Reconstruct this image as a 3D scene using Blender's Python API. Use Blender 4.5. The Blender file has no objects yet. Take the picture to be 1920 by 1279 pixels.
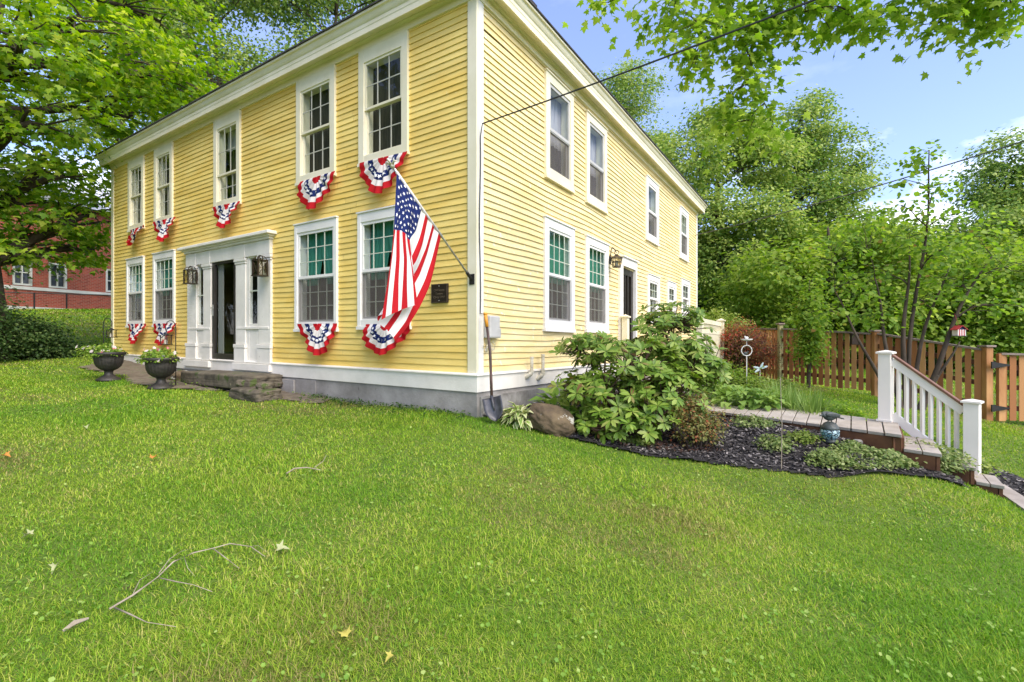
import bpy, bmesh, math, random
import numpy as np
from mathutils import Vector, Matrix, noise
R = math.radians
random.seed(7)
rng = np.random.default_rng(7)
scene = bpy.context.scene
COL = scene.collection
FPX, CX0, CY0, EYE = 913.0, 960.0, 639.5, 1.5     # focal length in photo pixels, principal point, eye height

# ------------------------------------------------------------------ helpers
def tag(o, label=None, cat=None, group=None, kind=None):
    if label: o['label'] = label
    if cat: o['category'] = cat
    if group: o['group'] = group
    if kind: o['kind'] = kind
    return o

def root(name, label, cat, loc=(0, 0, 0), group=None, rz=0):
    o = bpy.data.objects.new(name, None)
    o.empty_display_size = .1
    o.location = loc
    o.rotation_euler = (0, 0, rz)
    COL.objects.link(o)
    return tag(o, label, cat, group)

def link(name, me, parent=None, loc=None):
    o = bpy.data.objects.new(name, me)
    if parent: o.parent = parent
    if loc is not None: o.location = loc
    COL.objects.link(o)
    return o

def wloc(o):
    v = Vector((0, 0, 0))
    while o is not None:
        v = v + o.location
        o = o.parent
    return v

class MB:
    """collects shapes; build() links them as one mesh object"""
    def __init__(self, xf=None):
        self.v, self.f, self.mi = [], [], []
        self.xf = xf
    def add(self, vs, fs, mi=0):
        b = len(self.v)
        if self.xf: vs = [self.xf(*v) for v in vs]
        self.v.extend([tuple(v) for v in vs])
        self.f.extend([tuple(b + i for i in f) for f in fs])
        self.mi.extend([mi] * len(fs))
    def box(self, a, b, mi=0):
        (x0, y0, z0), (x1, y1, z1) = a, b
        vs = [(x0, y0, z0), (x1, y0, z0), (x1, y1, z0), (x0, y1, z0), (x0, y0, z1), (x1, y0, z1), (x1, y1, z1), (x0, y1, z1)]
        self.add(vs, [(0, 3, 2, 1), (4, 5, 6, 7), (0, 1, 5, 4), (1, 2, 6, 5), (2, 3, 7, 6), (3, 0, 4, 7)], mi)
    def bar(self, p, q, w, h, mi=0, up=(0, 0, 1), e=0):
        p, q = Vector(p), Vector(q)
        d = (q - p).normalized()
        p = p - d * e; q = q + d * e
        s = d.cross(Vector(up))
        if s.length < 1e-4: s = d.cross(Vector((0, 1, 0)))
        s.normalize(); u = s.cross(d)
        vs = [c + s * sx * w / 2 + u * sz * h / 2 for c in (p, q) for sx, sz in ((-1, -1), (1, -1), (1, 1), (-1, 1))]
        self.add(vs, [(0, 1, 2, 3), (7, 6, 5, 4), (0, 4, 5, 1), (1, 5, 6, 2), (2, 6, 7, 3), (3, 7, 4, 0)], mi)
    def tube(self, pts, rad, n=6, mi=0, cap=True):
        pts = [Vector(p) for p in pts]
        if not hasattr(rad, '__len__'): rad = [rad] * len(pts)
        rings = []
        ref = Vector((.31, .95, .05)).normalized()
        for i, p in enumerate(pts):
            d = (pts[min(i + 1, len(pts) - 1)] - pts[max(i - 1, 0)])
            if d.length < 1e-9: d = Vector((0, 0, 1))
            d.normalize()
            s = d.cross(ref)
            if s.length < 1e-3: s = d.cross(Vector((1, 0, 0)))
            s.normalize(); u = s.cross(d)
            rings.append([p + (s * math.cos(2 * math.pi * k / n) + u * math.sin(2 * math.pi * k / n)) * rad[i] for k in range(n)])
        vs = [v for r in rings for v in r]
        fs = [(i * n + k, i * n + (k + 1) % n, (i + 1) * n + (k + 1) % n, (i + 1) * n + k) for i in range(len(pts) - 1) for k in range(n)]
        if cap:
            fs.append(tuple(range(n))[::-1]); fs.append(tuple((len(pts) - 1) * n + k for k in range(n)))
        self.add(vs, fs, mi)
    def lathe(self, prof, n=32, c=(0, 0, 0), flute=None, mi=0):
        vs, m = [], len(prof)
        for r, z in prof:
            for k in range(n):
                a = 2 * math.pi * k / n
                rr = r * (1 + (flute(z, a) if flute else 0))
                vs.append((c[0] + rr * math.cos(a), c[1] + rr * math.sin(a), c[2] + z))
        fs = [(i * n + k, i * n + (k + 1) % n, (i + 1) * n + (k + 1) % n, (i + 1) * n + k) for i in range(m - 1) for k in range(n)]
        fs += [tuple(range(n))[::-1], tuple((m - 1) * n + k for k in range(n))]
        self.add(vs, fs, mi)
    def ball(self, c, r, nu=14, nv=9, mi=0, rot=None, shape=None):
        rx, ry, rz = r if hasattr(r, '__len__') else (r, r, r)
        vs = []
        for j in range(nv + 1):
            t = math.pi * j / nv
            for i in range(nu):
                a = 2 * math.pi * i / nu
                p = Vector((math.sin(t) * math.cos(a), math.sin(t) * math.sin(a), math.cos(t)))
                if shape: p = shape(p)
                p = Vector((p.x * rx, p.y * ry, p.z * rz))
                if rot: p = rot @ p
                vs.append(p + Vector(c))
        fs = [(j * nu + i, (j + 1) * nu + i, (j + 1) * nu + (i + 1) % nu, j * nu + (i + 1) % nu) for j in range(nv) for i in range(nu)]
        self.add(vs, fs, mi)
    def build(self, name, mats, parent=None, loc=None, smooth=False, bevel=0):
        off = wloc(parent) if parent else Vector(loc if loc is not None else (0, 0, 0))
        me = bpy.data.meshes.new(name)
        me.from_pydata([(x - off.x, y - off.y, z - off.z) for x, y, z in self.v], [], self.f)
        if not isinstance(mats, (list, tuple)): mats = [mats]
        for m in mats: me.materials.append(m)
        if len(mats) > 1: me.polygons.foreach_set('material_index', self.mi)
        if smooth: me.polygons.foreach_set('use_smooth', [True] * len(me.polygons))
        bm = bmesh.new(); bm.from_mesh(me)
        bmesh.ops.remove_doubles(bm, verts=bm.verts, dist=1e-6)
        bmesh.ops.recalc_face_normals(bm, faces=bm.faces)
        bm.to_mesh(me); bm.free()
        me.update()
        o = link(name, me, parent, None if parent else off)
        if bevel:
            m = o.modifiers.new('bevel', 'BEVEL'); m.width = bevel; m.segments = 2; m.limit_method = 'ANGLE'
        return o

def numesh(name, verts, faces_t, k, mat):
    """N copies of a k-vertex template: verts (N*k,3), faces_t list of index tuples in the template"""
    n = len(verts) // k
    me = bpy.data.meshes.new(name)
    me.vertices.add(n * k)
    me.vertices.foreach_set('co', np.ascontiguousarray(verts, dtype=np.float32).ravel())
    loops_t = np.array([i for f in faces_t for i in f], dtype=np.int32)
    sizes = np.array([len(f) for f in faces_t], dtype=np.int32)
    L = len(loops_t)
    loops = (np.arange(n, dtype=np.int32)[:, None] * k + loops_t[None, :]).ravel()
    starts_t = np.concatenate([[0], np.cumsum(sizes)[:-1]]).astype(np.int32)
    starts = (np.arange(n, dtype=np.int32)[:, None] * L + starts_t[None, :]).ravel()
    me.loops.add(n * L)
    me.loops.foreach_set('vertex_index', loops)
    me.polygons.add(n * len(sizes))
    me.polygons.foreach_set('loop_start', starts)
    me.update(calc_edges=True)
    me.materials.append(mat)
    return me

def nrmz(a):
    return a / np.maximum(np.linalg.norm(a, axis=1, keepdims=True), 1e-9)

T_DIAMOND = (np.array([(0, 0, 0), (.33, .42, .1), (0, 1, -.04), (-.33, .42, .1)]), [(0, 1, 2), (0, 2, 3)])
T_OVAL = (np.array([(0, 0, 0), (.26, .25, .05), (.3, .6, .05), (0, 1, -.08), (-.3, .6, .05), (-.26, .25, .05), (0, .5, 0)]),
          [(0, 1, 6), (1, 2, 6), (2, 3, 6), (3, 4, 6), (4, 5, 6), (5, 0, 6)])
T_MAPLE = (np.array([(0, 0, 0), (.16, .14, 0), (.46, .06, -.06), (.36, .28, 0), (.58, .56, -.08), (.26, .5, 0), (.2, .7, 0), (0, 1, -.1),
                     (-.2, .7, 0), (-.26, .5, 0), (-.58, .56, -.08), (-.36, .28, 0), (-.46, .06, -.06), (-.16, .14, 0), (0, .36, .05)]),
           [(14, i, (i + 1) % 14) for i in range(14)])
T_CURL = (T_MAPLE[0] + np.stack([np.zeros(15), np.zeros(15), 1.5 * T_MAPLE[0][:, 0] ** 2 - .35 * (T_MAPLE[0][:, 1] - .4) ** 2], 1), T_MAPLE[1])
T_LONG = (np.array([(0, 0, 0), (.11, .3, .03), (.145, .7, -.03), (0, 1, -.15), (-.145, .7, -.03), (-.11, .3, .03), (0, .3, 0), (0, .7, -.06)]),
          [(0, 1, 6), (6, 1, 2, 7), (7, 2, 3), (0, 6, 5), (5, 6, 7, 4), (4, 7, 3)])
T_HOSTA = (np.array([(0, 0, 0), (.2, .3, .16), (.26, .58, .17), (0, 1, -.12), (-.26, .58, .17), (-.2, .3, .16), (0, .3, .1), (0, .62, .1)]),
           [(0, 1, 6), (6, 1, 2, 7), (7, 2, 3), (0, 6, 5), (5, 6, 7, 4), (4, 7, 3)])
T_BLADE = (np.array([(-.05, 0, 0), (.05, 0, 0), (.04, .5, .1), (-.04, .5, .1), (0, 1, .42)]), [(0, 1, 2, 3), (3, 2, 4)])
T_CHIP = (np.array([(-.13, -.5, 0), (.13, -.5, 0.02), (.1, .5, .02), (-.12, .45, 0), ]), [(0, 1, 2, 3)])
T_ROUND = (np.array([(0, 0, 0), (.4, .2, .08), (.5, .6, .1), (0, 1, .02), (-.5, .6, .1), (-.4, .2, .08)]), [(0, 1, 2, 3), (0, 3, 4, 5)])

def leaves(name, pos, nrm, dirv, size, tmpl, mat, width=1.0):
    tv, tf = tmpl
    pos = np.asarray(pos, float); nrm = nrmz(np.asarray(nrm, float)); dirv = np.asarray(dirv, float)
    y = nrmz(dirv - (dirv * nrm).sum(1, keepdims=True) * nrm)
    x = np.cross(y, nrm)
    size = np.broadcast_to(np.asarray(size, float), (len(pos),))
    w = np.broadcast_to(np.asarray(width, float), (len(pos),))
    v = pos[:, None, :] + size[:, None, None] * (tv[None, :, 0, None] * w[:, None, None] * x[:, None, :] + tv[None, :, 1, None] * y[:, None, :] + tv[None, :, 2, None] * nrm[:, None, :])
    return numesh(name, v.reshape(-1, 3), tf, len(tv), mat)

# ------------------------------------------------------------------ materials
def newmat(name):
    m = bpy.data.materials.new(name); m.use_nodes = True
    nt = m.node_tree; nt.nodes.clear()
    out = nt.nodes.new('ShaderNodeOutputMaterial')
    return m, nt, out

def ramp(nt, fac, stops):
    r = nt.nodes.new('ShaderNodeValToRGB')
    el = r.color_ramp.elements
    while len(el) < len(stops): el.new(.5)
    for e, (p, c) in zip(el, stops):
        e.position = p; e.color = (*c, 1)
    nt.links.new(fac, r.inputs[0])
    return r.outputs[0]

def noise_fac(nt, scale, detail=5, stretch=(1, 1, 1), rough=.6):
    tc = nt.nodes.new('ShaderNodeTexCoord'); mp = nt.nodes.new('ShaderNodeMapping')
    mp.inputs['Scale'].default_value = stretch
    nt.links.new(tc.outputs['Object'], mp.inputs[0])
    n = nt.nodes.new('ShaderNodeTexNoise')
    n.inputs['Scale'].default_value = scale; n.inputs['Detail'].default_value = detail; n.inputs['Roughness'].default_value = rough
    nt.links.new(mp.outputs[0], n.inputs['Vector'])
    return n.outputs['Fac']

def paint(name, c1, c2, rough=.55, scale=2.5, stretch=(1, 1, 1), bump=.15, bscale=60, lo=.35, hi=.65, extra=None, spec=.4, metal=0, island=0):
    """two-tone weathered surface; extra = (scale, threshold, colour) for chips, stains and lichen"""
    m, nt, out = newmat(name)
    b = nt.nodes.new('ShaderNodeBsdfPrincipled')
    b.inputs['Roughness'].default_value = rough; b.inputs['Specular IOR Level'].default_value = spec; b.inputs['Metallic'].default_value = metal
    col = ramp(nt, noise_fac(nt, scale, 6, stretch), [(lo, c1), (hi, c2)])
    if extra:
        es, th, ec = extra
        f = noise_fac(nt, es, 8)
        mk = ramp(nt, f, [(th, (0, 0, 0)), (th + .04, (1, 1, 1))])
        mx = nt.nodes.new('ShaderNodeMix'); mx.data_type = 'RGBA'
        nt.links.new(mk, mx.inputs[0]); nt.links.new(col, mx.inputs[6]); mx.inputs[7].default_value = (*ec, 1)
        col = mx.outputs[2]
    if island:
        g = nt.nodes.new('ShaderNodeNewGeometry'); mr = nt.nodes.new('ShaderNodeMapRange'); mr.inputs[3].default_value = 1 - island; mr.inputs[4].default_value = 1 + island
        nt.links.new(g.outputs['Random Per Island'], mr.inputs[0]); hv = nt.nodes.new('ShaderNodeHueSaturation')
        nt.links.new(mr.outputs[0], hv.inputs['Value']); nt.links.new(col, hv.inputs['Color']); col = hv.outputs[0]
    nt.links.new(col, b.inputs['Base Color'])
    if bump:
        bp = nt.nodes.new('ShaderNodeBump'); bp.inputs['Strength'].default_value = bump; bp.inputs['Distance'].default_value = .01
        nt.links.new(noise_fac(nt, bscale, 6, stretch), bp.inputs['Height'])
        nt.links.new(bp.outputs[0], b.inputs['Normal'])
    nt.links.new(b.outputs[0], out.inputs[0])
    return m

def leafmat(name, stops, trans=.35, rough=.5, spec=.25, patch=None):
    m, nt, out = newmat(name)
    g = nt.nodes.new('ShaderNodeNewGeometry')
    fac = g.outputs['Random Per Island']
    if patch:
        nf = noise_fac(nt, patch[0], 5)
        mm = nt.nodes.new('ShaderNodeMapRange'); mm.inputs[1].default_value = .32; mm.inputs[2].default_value = .68
        mm.inputs[3].default_value = -patch[1]; mm.inputs[4].default_value = patch[1]
        nt.links.new(nf, mm.inputs[0])
        ad = nt.nodes.new('ShaderNodeMath'); ad.operation = 'ADD'; ad.use_clamp = True
        nt.links.new(fac, ad.inputs[0]); nt.links.new(mm.outputs[0], ad.inputs[1]); fac = ad.outputs[0]
    c = ramp(nt, fac, stops)
    b = nt.nodes.new('ShaderNodeBsdfPrincipled'); b.inputs['Roughness'].default_value = rough; b.inputs['Specular IOR Level'].default_value = spec
    nt.links.new(c, b.inputs['Base Color'])
    if trans:
        t = nt.nodes.new('ShaderNodeBsdfTranslucent')
        hs = nt.nodes.new('ShaderNodeHueSaturation'); hs.inputs['Value'].default_value = 1.7; hs.inputs['Saturation'].default_value = 1.1; hs.inputs['Hue'].default_value = .497
        nt.links.new(c, hs.inputs['Color']); nt.links.new(hs.outputs[0], t.inputs[0])
        mx = nt.nodes.new('ShaderNodeMixShader'); mx.inputs[0].default_value = trans
        nt.links.new(b.outputs[0], mx.inputs[1]); nt.links.new(t.outputs[0], mx.inputs[2]); nt.links.new(mx.outputs[0], out.inputs[0])
    else:
        nt.links.new(b.outputs[0], out.inputs[0])
    return m

def glassmat(name, tint=(.9, .95, .93), base=.045, rough=.0, wob=.25):
    m, nt, out = newmat(name)
    fr = nt.nodes.new('ShaderNodeLayerWeight'); pw = nt.nodes.new('ShaderNodeMath'); pw.operation = 'POWER'; pw.inputs[1].default_value = 4.5; nt.links.new(fr.outputs['Facing'], pw.inputs[0])
    ad = nt.nodes.new('ShaderNodeMath'); ad.operation = 'MULTIPLY_ADD'; ad.inputs[1].default_value = .5; ad.inputs[2].default_value = base; ad.use_clamp = True
    nt.links.new(pw.outputs[0], ad.inputs[0])
    tr = nt.nodes.new('ShaderNodeBsdfTransparent'); tr.inputs[0].default_value = (*tint, 1)
    gl = nt.nodes.new('ShaderNodeBsdfGlossy'); gl.inputs['Roughness'].default_value = rough; gl.inputs[0].default_value = (1, 1, 1, 1)
    if wob:
        bp = nt.nodes.new('ShaderNodeBump'); bp.inputs['Strength'].default_value = wob; bp.inputs['Distance'].default_value = .006
        nt.links.new(noise_fac(nt, 5, 2), bp.inputs['Height']); nt.links.new(bp.outputs[0], gl.inputs['Normal'])
    mx = nt.nodes.new('ShaderNodeMixShader')
    nt.links.new(ad.outputs[0], mx.inputs[0]); nt.links.new(tr.outputs[0], mx.inputs[1]); nt.links.new(gl.outputs[0], mx.inputs[2])
    nt.links.new(mx.outputs[0], out.inputs[0])
    return m

def screenmat(name):
    m, nt, out = newmat(name)
    tr = nt.nodes.new('ShaderNodeBsdfTransparent')
    d = nt.nodes.new('ShaderNodeBsdfDiffuse'); d.inputs[0].default_value = (.14, .125, .11, 1)
    mx = nt.nodes.new('ShaderNodeMixShader'); mx.inputs[0].default_value = .5
    nt.links.new(tr.outputs[0], mx.inputs[1]); nt.links.new(d.outputs[0], mx.inputs[2]); nt.links.new(mx.outputs[0], out.inputs[0])
    return m

def brickmat(name):
    m, nt, out = newmat(name)
    tc = nt.nodes.new('ShaderNodeTexCoord')
    br = nt.nodes.new('ShaderNodeTexBrick')
    br.inputs['Color1'].default_value = (.42, .075, .04, 1); br.inputs['Color2'].default_value = (.24, .04, .022, 1); br.inputs['Mortar'].default_value = (.34, .2, .15, 1)
    br.inputs['Scale'].default_value = 1; br.inputs['Brick Width'].default_value = .26; br.inputs['Row Height'].default_value = .1; br.inputs['Mortar Size'].default_value = .012; br.inputs['Bias'].default_value = -.1
    nt.links.new(tc.outputs['UV'], br.inputs['Vector'])
    b = nt.nodes.new('ShaderNodeBsdfPrincipled'); b.inputs['Roughness'].default_value = .85
    nt.links.new(br.outputs[0], b.inputs['Base Color']); nt.links.new(b.outputs[0], out.inputs[0])
    return m

def mosaicmat(name):
    m, nt, out = newmat(name)
    tc = nt.nodes.new('ShaderNodeTexCoord')
    v = nt.nodes.new('ShaderNodeTexVoronoi'); v.feature = 'DISTANCE_TO_EDGE'; v.inputs['Scale'].default_value = 32
    v2 = nt.nodes.new('ShaderNodeTexVoronoi'); v2.inputs['Scale'].default_value = 32
    nt.links.new(tc.outputs['Object'], v.inputs['Vector']); nt.links.new(tc.outputs['Object'], v2.inputs['Vector'])
    c = ramp(nt, v2.outputs['Color'], [(.2, (.12, .28, .36)), (.8, (.45, .6, .65))])
    mk = ramp(nt, v.outputs['Distance'], [(.06, (0, 0, 0)), (.12, (1, 1, 1))])
    mx = nt.nodes.new('ShaderNodeMix'); mx.data_type = 'RGBA'
    nt.links.new(mk, mx.inputs[0]); mx.inputs[6].default_value = (.015, .02, .025, 1); nt.links.new(c, mx.inputs[7])
    b = nt.nodes.new('ShaderNodeBsdfPrincipled'); b.inputs['Roughness'].default_value = .25
    nt.links.new(mx.outputs[2], b.inputs['Base Color']); nt.links.new(b.outputs[0], out.inputs[0])
    return m

M = {}
M['yellow'] = paint('yellow_paint', (.76, .53, .12), (.85, .65, .20), .6, 1.1, (1, 1, 4), .2, 90, extra=(9, .70, (.80, .66, .32)), island=.07)
M['yellow_side'] = paint('yellow_paint_weathered', (.77, .60, .25), (.83, .69, .37), .6, 1.6, (1, 1, 5), .35, 60, extra=(11, .62, (.82, .74, .54)), island=.08)  # paler than the front: stronger light on the side put into the colour
M['cream'] = paint('cream_trim', (.74, .68, .47), (.83, .77, .58), .55, 2, (1, 1, 1), .15, 70, extra=(16, .74, (.52, .46, .33)))
M['white'] = paint('white_trim', (.78, .755, .70), (.84, .82, .76), .5, 2, (1, 1, 1), .1, 70)
M['oldwhite'] = paint('peeling_white', (.70, .67, .59), (.83, .79, .71), .6, 2.2, (1, 1, 1), .3, 40, extra=(13, .70, (.33, .29, .23)))
M['postwhite'] = paint('vinyl_white', (.84, .79, .71), (.88, .83, .75), .4, 3, bump=0)
M['foundation'] = paint('grey_foundation', (.22, .205, .185), (.37, .35, .325), .85, 2.2, (1, 1, 1), .6, 25, extra=(7, .66, (.14, .13, .11)))
M['roughstone'] = paint('rough_concrete', (.16, .15, .13), (.34, .33, .30), .9, 5, (1, 1, 1), .8, 18)
M['granite'] = paint('granite', (.05, .042, .03), (.16, .135, .095), .85, 5, (1, 1, 1), 1.0, 22, extra=(4.5, .58, (.06, .085, .02)))
M['lichen_stone'] = paint('lichen_stone', (.07, .05, .03), (.15, .11, .06), .9, 4, (1, 1, 1), .8, 24, extra=(5.5, .60, (.5, .49, .42)))
M['roof'] = paint('shingle', (.03, .03, .032), (.07, .065, .06), .9, 9, (1, 1, 1), .6, 30)
M['black'] = paint('black_metal', (.012, .012, .012), (.022, .02, .018), .45, 8, bump=.1)
M['bronze'] = paint('bronze', (.035, .026, .018), (.07, .05, .03), .45, 12, bump=.1, metal=.5)
M['doorframe'] = paint('dark_brown_metal', (.022, .018, .014), (.034, .028, .022), .4, 6, bump=0)
M['muntin'] = paint('muntin', (.54, .58, .46), (.64, .66, .54), .5, 5, bump=0)
M['muntin_c'] = paint('muntin_cream', (.46, .45, .36), (.56, .54, .45), .5, 5, bump=0)
M['glass'] = glassmat('window_glass')
M['stormglass'] = glassmat('storm_glass', base=.03)
M['lampglass'] = glassmat('lamp_glass', (.9, .88, .8), .06, .1, 0)
M['screen'] = screenmat('insect_screen')
M['teal'] = leafmat('teal_curtain', [(0, (.06, .26, .19)), (1, (.09, .34, .25))], .3, .8, .1)
M['sheer'] = leafmat('sheer_curtain', [(0, (.34, .33, .30)), (1, (.42, .41, .38))], .3, .8, .1)
M['shade'] = paint('dark_shade', (.032, .028, .017), (.065, .057, .036), .9, 6, (4, 4, .3), bump=0)  # dark colour stands in for the unlit rooms behind the panes
M['brownshade'] = paint('brown_shade', (.08, .055, .045), (.13, .10, .08), .9, 3, (4, 4, .3), bump=0)  # brown backing behind the lower insect screens
M['lilacshade'] = paint('pale_shade', (.30, .28, .32), (.42, .40, .43), .9, 6, (5, 5, .4), bump=0)  # lilac sky reflection of the upper side panes put into the colour
M['dark'] = paint('room_dark', (.02, .018, .015), (.035, .03, .025), .9, 3, bump=0)
M['red'] = leafmat('red_cloth', [(0, (.40, .012, .018)), (1, (.50, .02, .025))], .25, .8, .1)
M['wcloth'] = leafmat('white_cloth', [(0, (.70, .68, .66)), (1, (.78, .76, .74))], .25, .8, .1)
M['blue'] = leafmat('blue_cloth', [(0, (.012, .022, .10)), (1, (.018, .03, .13))], .2, .8, .1)
M['star'] = paint('star_white', (.78, .78, .78), (.82, .82, .82), .7, 3, bump=0)
M['steel'] = paint('brushed_pole', (.5, .48, .44), (.65, .63, .58), .3, 10, bump=0, metal=.7)
M['gold'] = paint('pale_finial', (.5, .47, .35), (.66, .62, .5), .4, 10, bump=0, metal=.3)
M['plaque'] = paint('plaque_brown', (.018, .012, .008), (.03, .02, .012), .4, 12, bump=.1)
M['plaqueline'] = paint('plaque_letters', (.16, .12, .08), (.22, .17, .12), .4, 12, bump=0, metal=.4)
M['greybox'] = paint('grey_box', (.42, .41, .38), (.50, .49, .46), .5, 4, bump=.05)
M['pipe'] = paint('old_pipe', (.50, .46, .34), (.66, .62, .5), .6, 14, bump=.2, extra=(20, .66, (.2, .11, .06)))
M['orange'] = paint('orange_grip', (.62, .25, .02), (.72, .33, .04), .5, 10, bump=.1)
M['shaft'] = paint('shovel_shaft', (.03, .02, .018), (.10, .055, .04), .5, 9, (1, 1, .4), .1)
M['blade'] = paint('shovel_steel', (.05, .05, .055), (.11, .11, .12), .45, 9, bump=.15, metal=.4)
M['wire'] = paint('wire_black', (.03, .03, .032), (.045, .045, .045), .6, 9, bump=0)
M['greywire'] = paint('wire_grey', (.05, .05, .05), (.09, .09, .085), .6, 9, bump=0)
M['urn'] = paint('urn_resin', (.018, .017, .016), (.045, .04, .035), .5, 7, (1, 1, 2), .2)
M['soil'] = paint('soil', (.03, .02, .012), (.07, .045, .028), .95, 20, bump=.8, bscale=50)
M['deck'] = paint('deck_board', (.30, .26, .215), (.46, .41, .35), .8, 3, (1, 1, 1), .4, 40, extra=(7, .68, (.13, .09, .065)))
M['deckside'] = paint('deck_side', (.085, .035, .016), (.16, .07, .03), .7, 4, bump=.3)
M['rail_cap'] = paint('brown_cap', (.16, .075, .045), (.22, .11, .07), .6, 6, bump=.1)
M['fence_a'] = leafmat('cedar_picket', [(0, (.21, .078, .032)), (.5, (.38, .155, .06)), (1, (.56, .29, .12))], 0, .7, .25)
M['fence_p'] = paint('cedar_post', (.34, .145, .05), (.52, .28, .11), .65, 4, (1, 1, .3), .3, 30, extra=(9, .70, (.1, .03, .012)))
M['fence_cap'] = paint('grey_cap', (.17, .12, .10), (.27, .21, .18), .7, 5, bump=.2)
M['ptpost'] = paint('treated_post', (.28, .27, .12), (.40, .38, .18), .8, 4, (1, 1, .3), .3)
M['brick'] = brickmat('red_brick')
M['bwhite'] = paint('building_white', (.62, .63, .58), (.74, .74, .70), .7, 1.5, bump=.1)
M['bglass'] = paint('building_pane', (.02, .025, .035), (.09, .10, .12), .15, 1.1, bump=0, spec=.6)
M['metalroof'] = paint('pale_roof', (.60, .61, .64), (.70, .71, .74), .5, 1.5, (1, 1, 6), bump=.1)
M['bark'] = paint('bark', (.035, .025, .018), (.10, .075, .055), .95, 6, (1, 1, .35), .9, 22, extra=(7, .68, (.19, .19, .16)))
M['barkgrey'] = paint('bark_grey', (.06, .045, .035), (.15, .12, .09), .95, 7, (1, 1, .3), .8, 26)
M['twig'] = paint('dry_twig', (.22, .18, .13), (.40, .34, .26), .9, 12, bump=.4)
M['chipm'] = leafmat('mulch_chip', [(0, (.025, .022, .022)), (.5, (.07, .063, .06)), (.85, (.16, .145, .135)), (1, (.36, .32, .29))], 0, .8, .3)
M['chipr'] = leafmat('mulch_chip_red', [(0, (.02, .012, .01)), (.6, (.06, .03, .022)), (.9, (.13, .06, .035)), (1, (.26, .17, .1))], 0, .8, .3)
M['mulch'] = paint('mulch_base', (.010, .009, .009), (.03, .026, .024), .95, 30, bump=.8, bscale=60)
M['path'] = paint('dirt_path', (.10, .08, .055), (.20, .165, .12), .95, 6, bump=.7, bscale=30, extra=(6, .58, (.06, .10, .025)))
M['lawnbase'] = paint('lawn_base', (.07, .125, .012), (.115, .16, .02), .95, 1.2, bump=.6, bscale=80, extra=(3, .66, (.12, .11, .04)))
M['grass'] = leafmat('grass_blade', [(0, (.10, .225, .018)), (.4, (.215, .36, .03)), (.75, (.34, .45, .05)), (.92, (.43, .48, .08)), (1, (.52, .47, .16))], .3, .55, .08, patch=(.9, .2))
M['grassdry'] = leafmat('grass_dry', [(0, (.12, .16, .03)), (.5, (.25, .23, .07)), (1, (.44, .36, .16))], .3, .6, .08)
M['grassdeep'] = leafmat('grass_deep', [(0, (.075, .19, .016)), (.6, (.15, .31, .025)), (1, (.24, .39, .04))], .3, .5, .1)
M['clover'] = leafmat('clover', [(0, (.13, .26, .03)), (.7, (.23, .37, .06)), (1, (.38, .47, .14))], .3, .5, .2)
# foliage (random leaf colour per leaf)
M['maple'] = leafmat('maple_leaf', [(0, (.09, .20, .018)), (.5, (.20, .33, .03)), (.85, (.34, .45, .05)), (1, (.45, .50, .08))], .5, .5, .2)
M['maplebright'] = leafmat('maple_bright', [(0, (.12, .23, .025)), (.5, (.23, .36, .05)), (1, (.38, .48, .09))], .6, .5, .2)
M['mapleback'] = leafmat('maple_back', [(0, (.10, .20, .04)), (.5, (.24, .34, .07)), (1, (.46, .52, .15))], .4, .55, .2, patch=(.35, .22))
M['ash'] = leafmat('ash_leaf', [(0, (.085, .185, .038)), (.5, (.21, .31, .065)), (1, (.42, .49, .15))], .4, .55, .2, patch=(.3, .2))
M['darkwood'] = leafmat('wood_dark', [(0, (.03, .065, .015)), (.6, (.065, .13, .028)), (1, (.13, .20, .045))], .35, .55, .2)
M['lightwood'] = leafmat('wood_light', [(0, (.09, .18, .02)), (.5, (.18, .285, .035)), (1, (.33, .41, .08))], .45, .55, .2, patch=(.5, .2))
M['lilac'] = leafmat('lilac_leaf', [(0, (.10, .20, .025)), (.6, (.19, .31, .04)), (.975, (.32, .42, .08)), (1, (.30, .18, .06))], .5, .5, .2)
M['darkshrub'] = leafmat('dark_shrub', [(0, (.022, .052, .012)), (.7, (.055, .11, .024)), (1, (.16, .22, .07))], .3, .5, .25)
M['rhody'] = leafmat('rhododendron', [(0, (.085, .165, .018)), (.4, (.155, .26, .03)), (.8, (.25, .35, .055)), (.94, (.34, .40, .10)), (1, (.18, .09, .035))], .25, .42, .35)
M['rhodystem'] = paint('rhody_stem', (.07, .035, .022), (.13, .075, .05), .9, 9, bump=.4)
M['hosta'] = leafmat('hosta_leaf', [(0, (.13, .25, .04)), (1, (.30, .42, .10))], .3, .45, .3)
M['hostaedge'] = leafmat('hosta_variegated', [(0, (.50, .53, .24)), (1, (.68, .68, .40))], .3, .45, .3)
M['redmaple'] = leafmat('red_leaf', [(0, (.10, .04, .032)), (.3, (.20, .09, .055)), (.55, (.20, .17, .05)), (.75, (.34, .15, .07)), (.9, (.45, .08, .045)), (1, (.5, .10, .06))], .4, .5, .2, patch=(1.6, .35))
M['yellowgreen'] = leafmat('yellow_green', [(0, (.12, .20, .03)), (.6, (.23, .31, .06)), (1, (.40, .44, .14))], .4, .5, .25)
M['azalea'] = leafmat('azalea_leaf', [(0, (.10, .13, .03)), (.55, (.24, .24, .07)), (.85, (.30, .19, .07)), (1, (.36, .10, .05))], .3, .5, .25)
M['cover'] = leafmat('cover_leaf', [(0, (.08, .14, .03)), (.5, (.19, .26, .07)), (1, (.38, .42, .17))], .3, .5, .25)
M['sedge'] = leafmat('daylily', [(0, (.13, .23, .04)), (1, (.30, .41, .12))], .3, .5, .25)
M['petal'] = leafmat('petal', [(0, (.6, .5, .5)), (.6, (.7, .62, .6)), (.75, (.6, .2, .22)), (1, (.6, .12, .2))], .3, .6, .2)
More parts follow.
